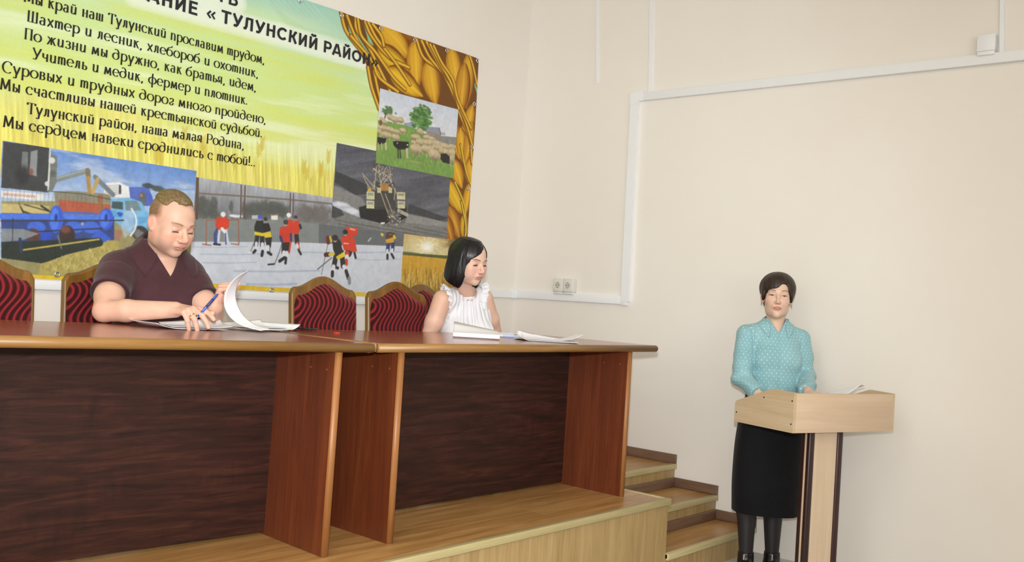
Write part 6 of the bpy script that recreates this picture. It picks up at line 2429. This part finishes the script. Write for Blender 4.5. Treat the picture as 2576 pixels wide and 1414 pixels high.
def teal_uv(V):
    """pattern coordinates: around and along body or sleeve"""
    x, y, z = T2.inv(V[:, 0], V[:, 1], V[:, 2])
    U = np.stack([np.arctan2(x, -(y - .05)) * .16, z, 0 * z], 1)
    for S_, E_, W_ in ((RS, RE, RW), (LS, LE, LW_)):
        for a, b, off in ((S_, E_, 0.), (E_, W_, .3)):
            e = b - a
            L = np.linalg.norm(e)
            t = (V - a) @ e / L
            d = V - a - np.outer(t, e / L)
            r = np.linalg.norm(d, axis=1)
            s = np.abs(x) > .128
            m = (r < .072) & (t > (0.0 if off == 0 else -.01)) & (t < L + .02) & s
            q1 = T2.M @ V3(0, -1, 0)
            q1 -= e * (q1 @ e) / L ** 2
            q1 /= np.linalg.norm(q1)
            q2 = np.cross(q1, e / L)
            ang = np.arctan2(d @ q2, d @ q1)
            U[m] = np.stack([ang[m] * .058 + .5, off - t[m], 0 * t[m]], 1)
    return U


solid(Ft, 'blouse', M_teal, w2, uv=teal_uv)
A_, B_ = [], []
for i in range(41):
    t = -1 + 2 * i / 40
    a = t * math.radians(148)
    q = abs(t)
    zin = .446 - .052 * q ** 1.8
    A_.append(T2.p(.058 * math.sin(a), .008 + .058 * math.cos(a), zin))
    fl = max(0, (q - .66) / .34)
    ro = .078 + .018 * fl
    B_.append(T2.p(ro * math.sin(a * (1 + .02 * fl)), .006 + ro * math.cos(a * (1 + .02 * fl)), zin - .036 - .040 * fl))
co_ = band(A_, B_, .003, 'collar', M_teal, w2, 6, .006, Ft, T2.p(0, 0, .4))
nv_ = len(co_.data.vertices)
cv_ = np.zeros(nv_ * 3, np.float32)
co_.data.vertices.foreach_get('co', cv_)
cv_ = cv_.reshape(-1, 3)
at_ = co_.data.attributes.new('Cloth', 'FLOAT_VECTOR', 'POINT')
tx, ty, tz = T2.inv(cv_[:, 0].astype(float), cv_[:, 1].astype(float), cv_[:, 2].astype(float))
at_.data.foreach_set('vector', np.stack([np.arctan2(tx, -ty) * .09, tz, 0 * tz], 1).astype(np.float32).ravel())
# skirt
Fk = Field(axis(-.56, -.14, .006), axis(-2.37, -1.97, .006), axis(.30, .98, .006))
Fk.add(T2.loft([(-.615, 0, .0, .172, .125), (-.45, 0, .0, .181, .135), (-.25, 0, .005, .182, .140), (-.10, 0, .004, .165, .130), (.0, 0, .0, .130, .106), (.032, 0, 0, .126, .102)], 2.5), .01)
Fk.warp((-.6, -2.4, .3), (-.1, -1.9, .98), lambda X, Y, Z: .0025 * np.sin(9 * Z + 12 * X))
solid(Fk, 'skirt', M_black, w2)
for A__, s in ((RA, -1), (LA, 1)):
    d = T2.M @ V3(s * .12, -1, 0)
    d /= np.linalg.norm(d)
    Fs = Field(axis(A__[0] - .17, A__[0] + .12, .005), axis(A__[1] - .20, A__[1] + .10, .005), axis(-.004, .15, .005))
    Fs.add(cone(A__ - d * .02 + V3(0, 0, -.050), A__ + d * .12 + V3(0, 0, -.056), .036, .030), .02)
    Fs.add(cone(A__ + V3(0, 0, .020), A__ + V3(0, 0, -.04), .042, .043), .02)
    Fs.clip((0, 0, .001), (0, 0, -1), A__ - .4, A__ + .4)
    Fs.clip((0, 0, A__[2] + .022), (0, 0, 1), A__ - .4, A__ + .4)
    sh_ = solid(Fs, 'ankle_boot', M_leather, w2)
    b = A__ + d * .040 + (T2.M @ V3(-.014, 0, 0)) + V3(0, 0, .003)
    MB().cyl(b - V3(0, 0, .014), b + V3(0, 0, .014), .006, .006, 10).build('buckle', M_metal, sh_)
# ------------------------------------------------------------------ papers and small things on the desks
t_ = NT('office_paper')
t_.b.inputs['Base Color'].default_value = (*lin('f5f5fa'), 1)
t_.set(Roughness=0.75)
t_.b.inputs['Specular IOR Level'].default_value = 0.2
M_paper = t_.m
M_ballpen = plain('blue_pen_barrel', '2f57b4', 0.25)
M_pengrip = plain('dark_blue_pen_grip', '1f2f74', 0.4)


def paper(cx, cy, z, rz, w, h, shape, label, cat='paper', name='paper_sheet', group=None, nu=26, nv=18, t=.0006):
    """sheet of width w (local x) and depth h (local y); shape(u, v) gives its lift, u and v in -1..1"""
    P = np.zeros((nv, nu, 3))
    for j in range(nv):
        for i in range(nu):
            u, v = -1 + 2 * i / (nu - 1), -1 + 2 * j / (nv - 1)
            r = shape(u, v)
            dx, dz = (r if isinstance(r, tuple) else (0, r))
            P[j, i] = (u * w / 2 + dx, v * h / 2, dz)
    o = sheet(P, t).build(name, M_paper)
    o.location = (cx, cy, z)
    o.rotation_euler = (0, 0, R_(rz))
    tag(o, label, cat, group)
    return o


TZ1, TZ2 = SZ + .7655, SZ + .7605
up = lambda x, a, b: max(0.0, (x - a) / (b - a)) ** 2 if b > a else max(0.0, (a - x) / (a - b)) ** 2
paper(-3.235, -1.105, TZ1 + .0005, 1, .300, .212, lambda u, v: .002 + .020 * up(u, -.35, -1) + .004 * up(v, .4, 1), 'white sheet with upturned left corner under the man\'s writing hand')
paper(-3.150, -1.085, TZ1 + .0052, -14, .235, .200, lambda u, v: .002 + .010 * up(u, .3, 1) + .030 * up(v + .25 * u, .3, 1.2), 'white sheet lying on top of another, back corner bent up behind the man\'s fingers')
paper(-2.835, -1.055, TZ1 + .0005, 22, .300, .200, lambda u, v: .002 + .022 * up(u, .55, 1) + .002 * up(u, -.6, -1), 'white sheet with its right corner bent up beside the curled page')
paper(-2.830, -1.010, TZ1 + .0052, 12, .250, .190, lambda u, v: .002 + .026 * up(v + .2 * u, .2, 1.2), 'white sheet on the second pile, far edge bent up in front of the empty chair')
pl = np.array([[-3.092, -1.434, 1.2], [-3.135, -1.385, 1.214], [-3.168, -1.348, 1.243], [-3.186, -1.329, 1.29], [-3.183, -1.333, 1.343], [-3.164, -1.356, 1.389], [-3.135, -1.391, 1.42]])
pr = np.array([[-3.007, -1.379, 1.203], [-3.045, -1.336, 1.215], [-3.077, -1.3, 1.247], [-3.096, -1.279, 1.291], [-3.103, -1.273, 1.336], [-3.095, -1.283, 1.383], [-3.075, -1.307, 1.421]])
A, B = spline(pl, 5), spline(pr, 5)
pg = np.array([[a * (1 - t) + b * t + np.array([.006, .006, 0]) * math.sin(math.pi * t) for t in np.linspace(0, 1, 9)] for a, b in zip(A, B)])
tag(sheet(pg, .0006).build('paper_page', M_paper), 'tall curled page held up in the man\'s left hand', 'paper')

# blue ballpoint pen between the fingers
pen = thing('ballpoint_pen', 'blue ballpoint pen slanting between the fingers of the man\'s right hand', 'pen', (0, 0, 0))
pa, pb = V3(-3.240, -1.245, 1.238), V3(-3.178, -1.268, 1.326)
MB().tube([pa * (1 - t) + pb * t for t in (0, .3, .55, .56, .9, .97, 1)], [.0046, .0048, .0046, .0050, .0046, .0036, .0022], 12).build('barrel', M_ballpen, pen)
MB().tube([pa + (pb - pa) * t for t in (-.10, -.06, 0)], [.001, .0026, .0044], 12).build('tip', M_metal, pen)
MB().tube([pb + (pa - pb) * t + V3(.001, -.0062, .002) for t in (.02, .1, .34)], [.0014, .0016, .0014], 8).build('clip', M_pengrip, pen)
MB().tube([pa + (pb - pa) * t for t in (.42, .5, .72, .78)], [.0049, .0054, .0054, .0049], 12).build('grip', M_pengrip, pen)
# wedding ring on the ring finger
rc, rd = RING_C, RING_D / np.linalg.norm(RING_D)
u_ = np.cross(rd, [0, 0, 1.])
u_ /= np.linalg.norm(u_)
w_ = np.cross(rd, u_)
MB().tube([rc + (u_ * math.cos(a) + w_ * math.sin(a)) * .0118 for a in np.linspace(0, 2 * math.pi, 28, endpoint=False)], .0019, 8, 0, True).build('wedding_ring', plain('gold_ring', 'd8b878', 0.2, 1.0), man)

# dark phone at the end of the left desk, small red disc on the right desk
ph = thing('mobile_phone', 'slim dark phone at the right end of the left desk, past the papers', 'phone', (-2.615, -1.035, TZ1), R_(22))
MB().box((-.035, -.07, .0005), (.035, .07, .009), .003).build('body', plain('black_phone', '17181b', 0.3), ph)
MB().box((-.031, -.064, .0088), (.031, .064, .0096)).build('screen', plain('phone_glass', '0a0b0d', 0.06), ph)
tag(MB().cyl((-2.545, -1.20, TZ2), (-2.545, -1.20, TZ2 + .006), .016, .013, 20).build('red_disc', plain('red_plastic_disc', 'b8281c', 0.4)), 'small flat red disc near the left end of the right desk', 'cap')


# papers of the woman in white
def roll(u, v):
    # front edge curls up and back
    if v < -.72:
        a = (v + .72) / .28
        return (0, .024 * (-a) ** .6 + .001)
    return (0, .003 + .0 * u)


P = []
for i in range(30):
    u = -1 + 2 * i / 29
    prof = [(-.010, .001), (-.022, .006), (-.026, .014), (-.022, .021), (-.012, .024), (.02, .023), (.06, .023), (.10, .026 + .010 * (1 - u) / 2), (.15, .030 + .022 * (1 - u) / 2), (.19, .034 + .034 * (1 - u) / 2)]
    P.append([(u * .108, y, z) for y, z in prof])
o = sheet(np.array(P).transpose(1, 0, 2), -.0008).build('paper_stack', M_paper)
o.location = (-1.925, -1.445, TZ2 + .001)
o.rotation_euler = (0, 0, R_(-46))
tag(o, 'stack of white pages rolled over at the front edge before the woman in white', 'paper')
nb = thing('spiral_notebook', 'white spiral notebook between the two piles of the woman in white', 'notebook', (-1.415, -1.205, TZ2), R_(-42))
MB().box((-.105, .0, .0005), (.105, .15, .010), .001).build('pages', M_paper, nb)
MB().box((-.107, -.002, .010), (.107, .152, .0115), .0005).build('cover', plain('white_cover', 'e6e6ee', 0.5), nb)
pts = [(-.10 + .20 * k / 240, .003 + .0075 * math.cos(k * 2 * math.pi / 12), .0105 + .0085 * math.sin(k * 2 * math.pi / 12)) for k in range(241)]
MB().tube(pts, .0012, 6).build('spiral', plain('white_wire', 'e8e8ee', .4), nb)
hl = thing('highlighter_pen', 'pale blue highlighter with a light cap in front of the spiral notebook', 'pen', (-1.555, -1.320, TZ2 + .008), R_(-45))
MB().cyl((-.028, 0, 0), (.045, 0, 0), .0075, .0075, 14).build('barrel', plain('pale_blue_plastic', 'b9c6ee', .35), hl)
MB().cyl((-.060, 0, 0), (-.028, 0, 0), .0065, .008, 14).build('cap', plain('cream_plastic', 'd8d2c0', .35), hl)
pc = thing('pen_case', 'narrow dark red case beside the right-hand pile of papers', 'case', (-1.460, -1.385, TZ2 + .0005), R_(-45))
MB().box((-.085, -.018, 0), (.085, .018, .016), .004).build('body', plain('dark_red_leather', '6a1f1b', .4), pc)
MB().cyl((-.05, -.019, .007), (-.05, -.0165, .007), .0025, .0025, 10).build('stud', M_metal, pc)
paper(-1.545, -1.560, TZ2 + .0005, -48, .300, .200, lambda u, v: .002 + .030 * up(u, -.55, -1) + .003 * up(u, .2, 1), 'white sheet with its left end curling up at the bottom of the right-hand pile')
paper(-1.470, -1.530, TZ2 + .0052, -44, .280, .195, lambda u, v: .002 + .036 * up(u, .15, 1) + .024 * up(v - .5 * u, .5, 1.4), 'white sheet with its right end swept up on top of the right-hand pile')
paper(-1.505, -1.500, TZ2 + .0034, -56, .270, .190, lambda u, v: .002 + .030 * up(v - .4 * u, .3, 1.3), 'white sheet in the middle of the right-hand pile, back edge raised')

# papers on the lectern
lp = Matrix.Translation((-.945, -2.569, 0)) @ Matrix.Rotation(R_(-20), 4, 'Z')
for k, (du, lift, lab) in enumerate(((0, .0, 'white sheet lifted at its right end, lying uppermost on the lectern board'), (-.012, -.0025, 'white sheet lying under the lifted sheet on the lectern board'))):
    P = []
    for j in range(16):
        row = []
        for i in range(24):
            u, v = i / 23, j / 15
            x, y = .335 + du + u * .17, .030 + v * .20
            zb = LB + .166 + (y - .017) / (LD - .047) * -.080
            if k == 0:
                z = zb + .005 + .075 * max(0, (u - .10) / .9) ** 1.1 * (1 - .25 * v) - .020 * max(0, (u - .8) / .2) ** 2
            else:
                z = zb + .0022 + .012 * max(0, (u - .5) / .5) ** 2
            row.append(lp @ Vector((x, y, z)))
        P.append(row)
    o = sheet(np.array([[tuple(p) for p in r] for r in P]), .0006).build('paper_sheet', M_paper)
    tag(o, lab, 'paper')
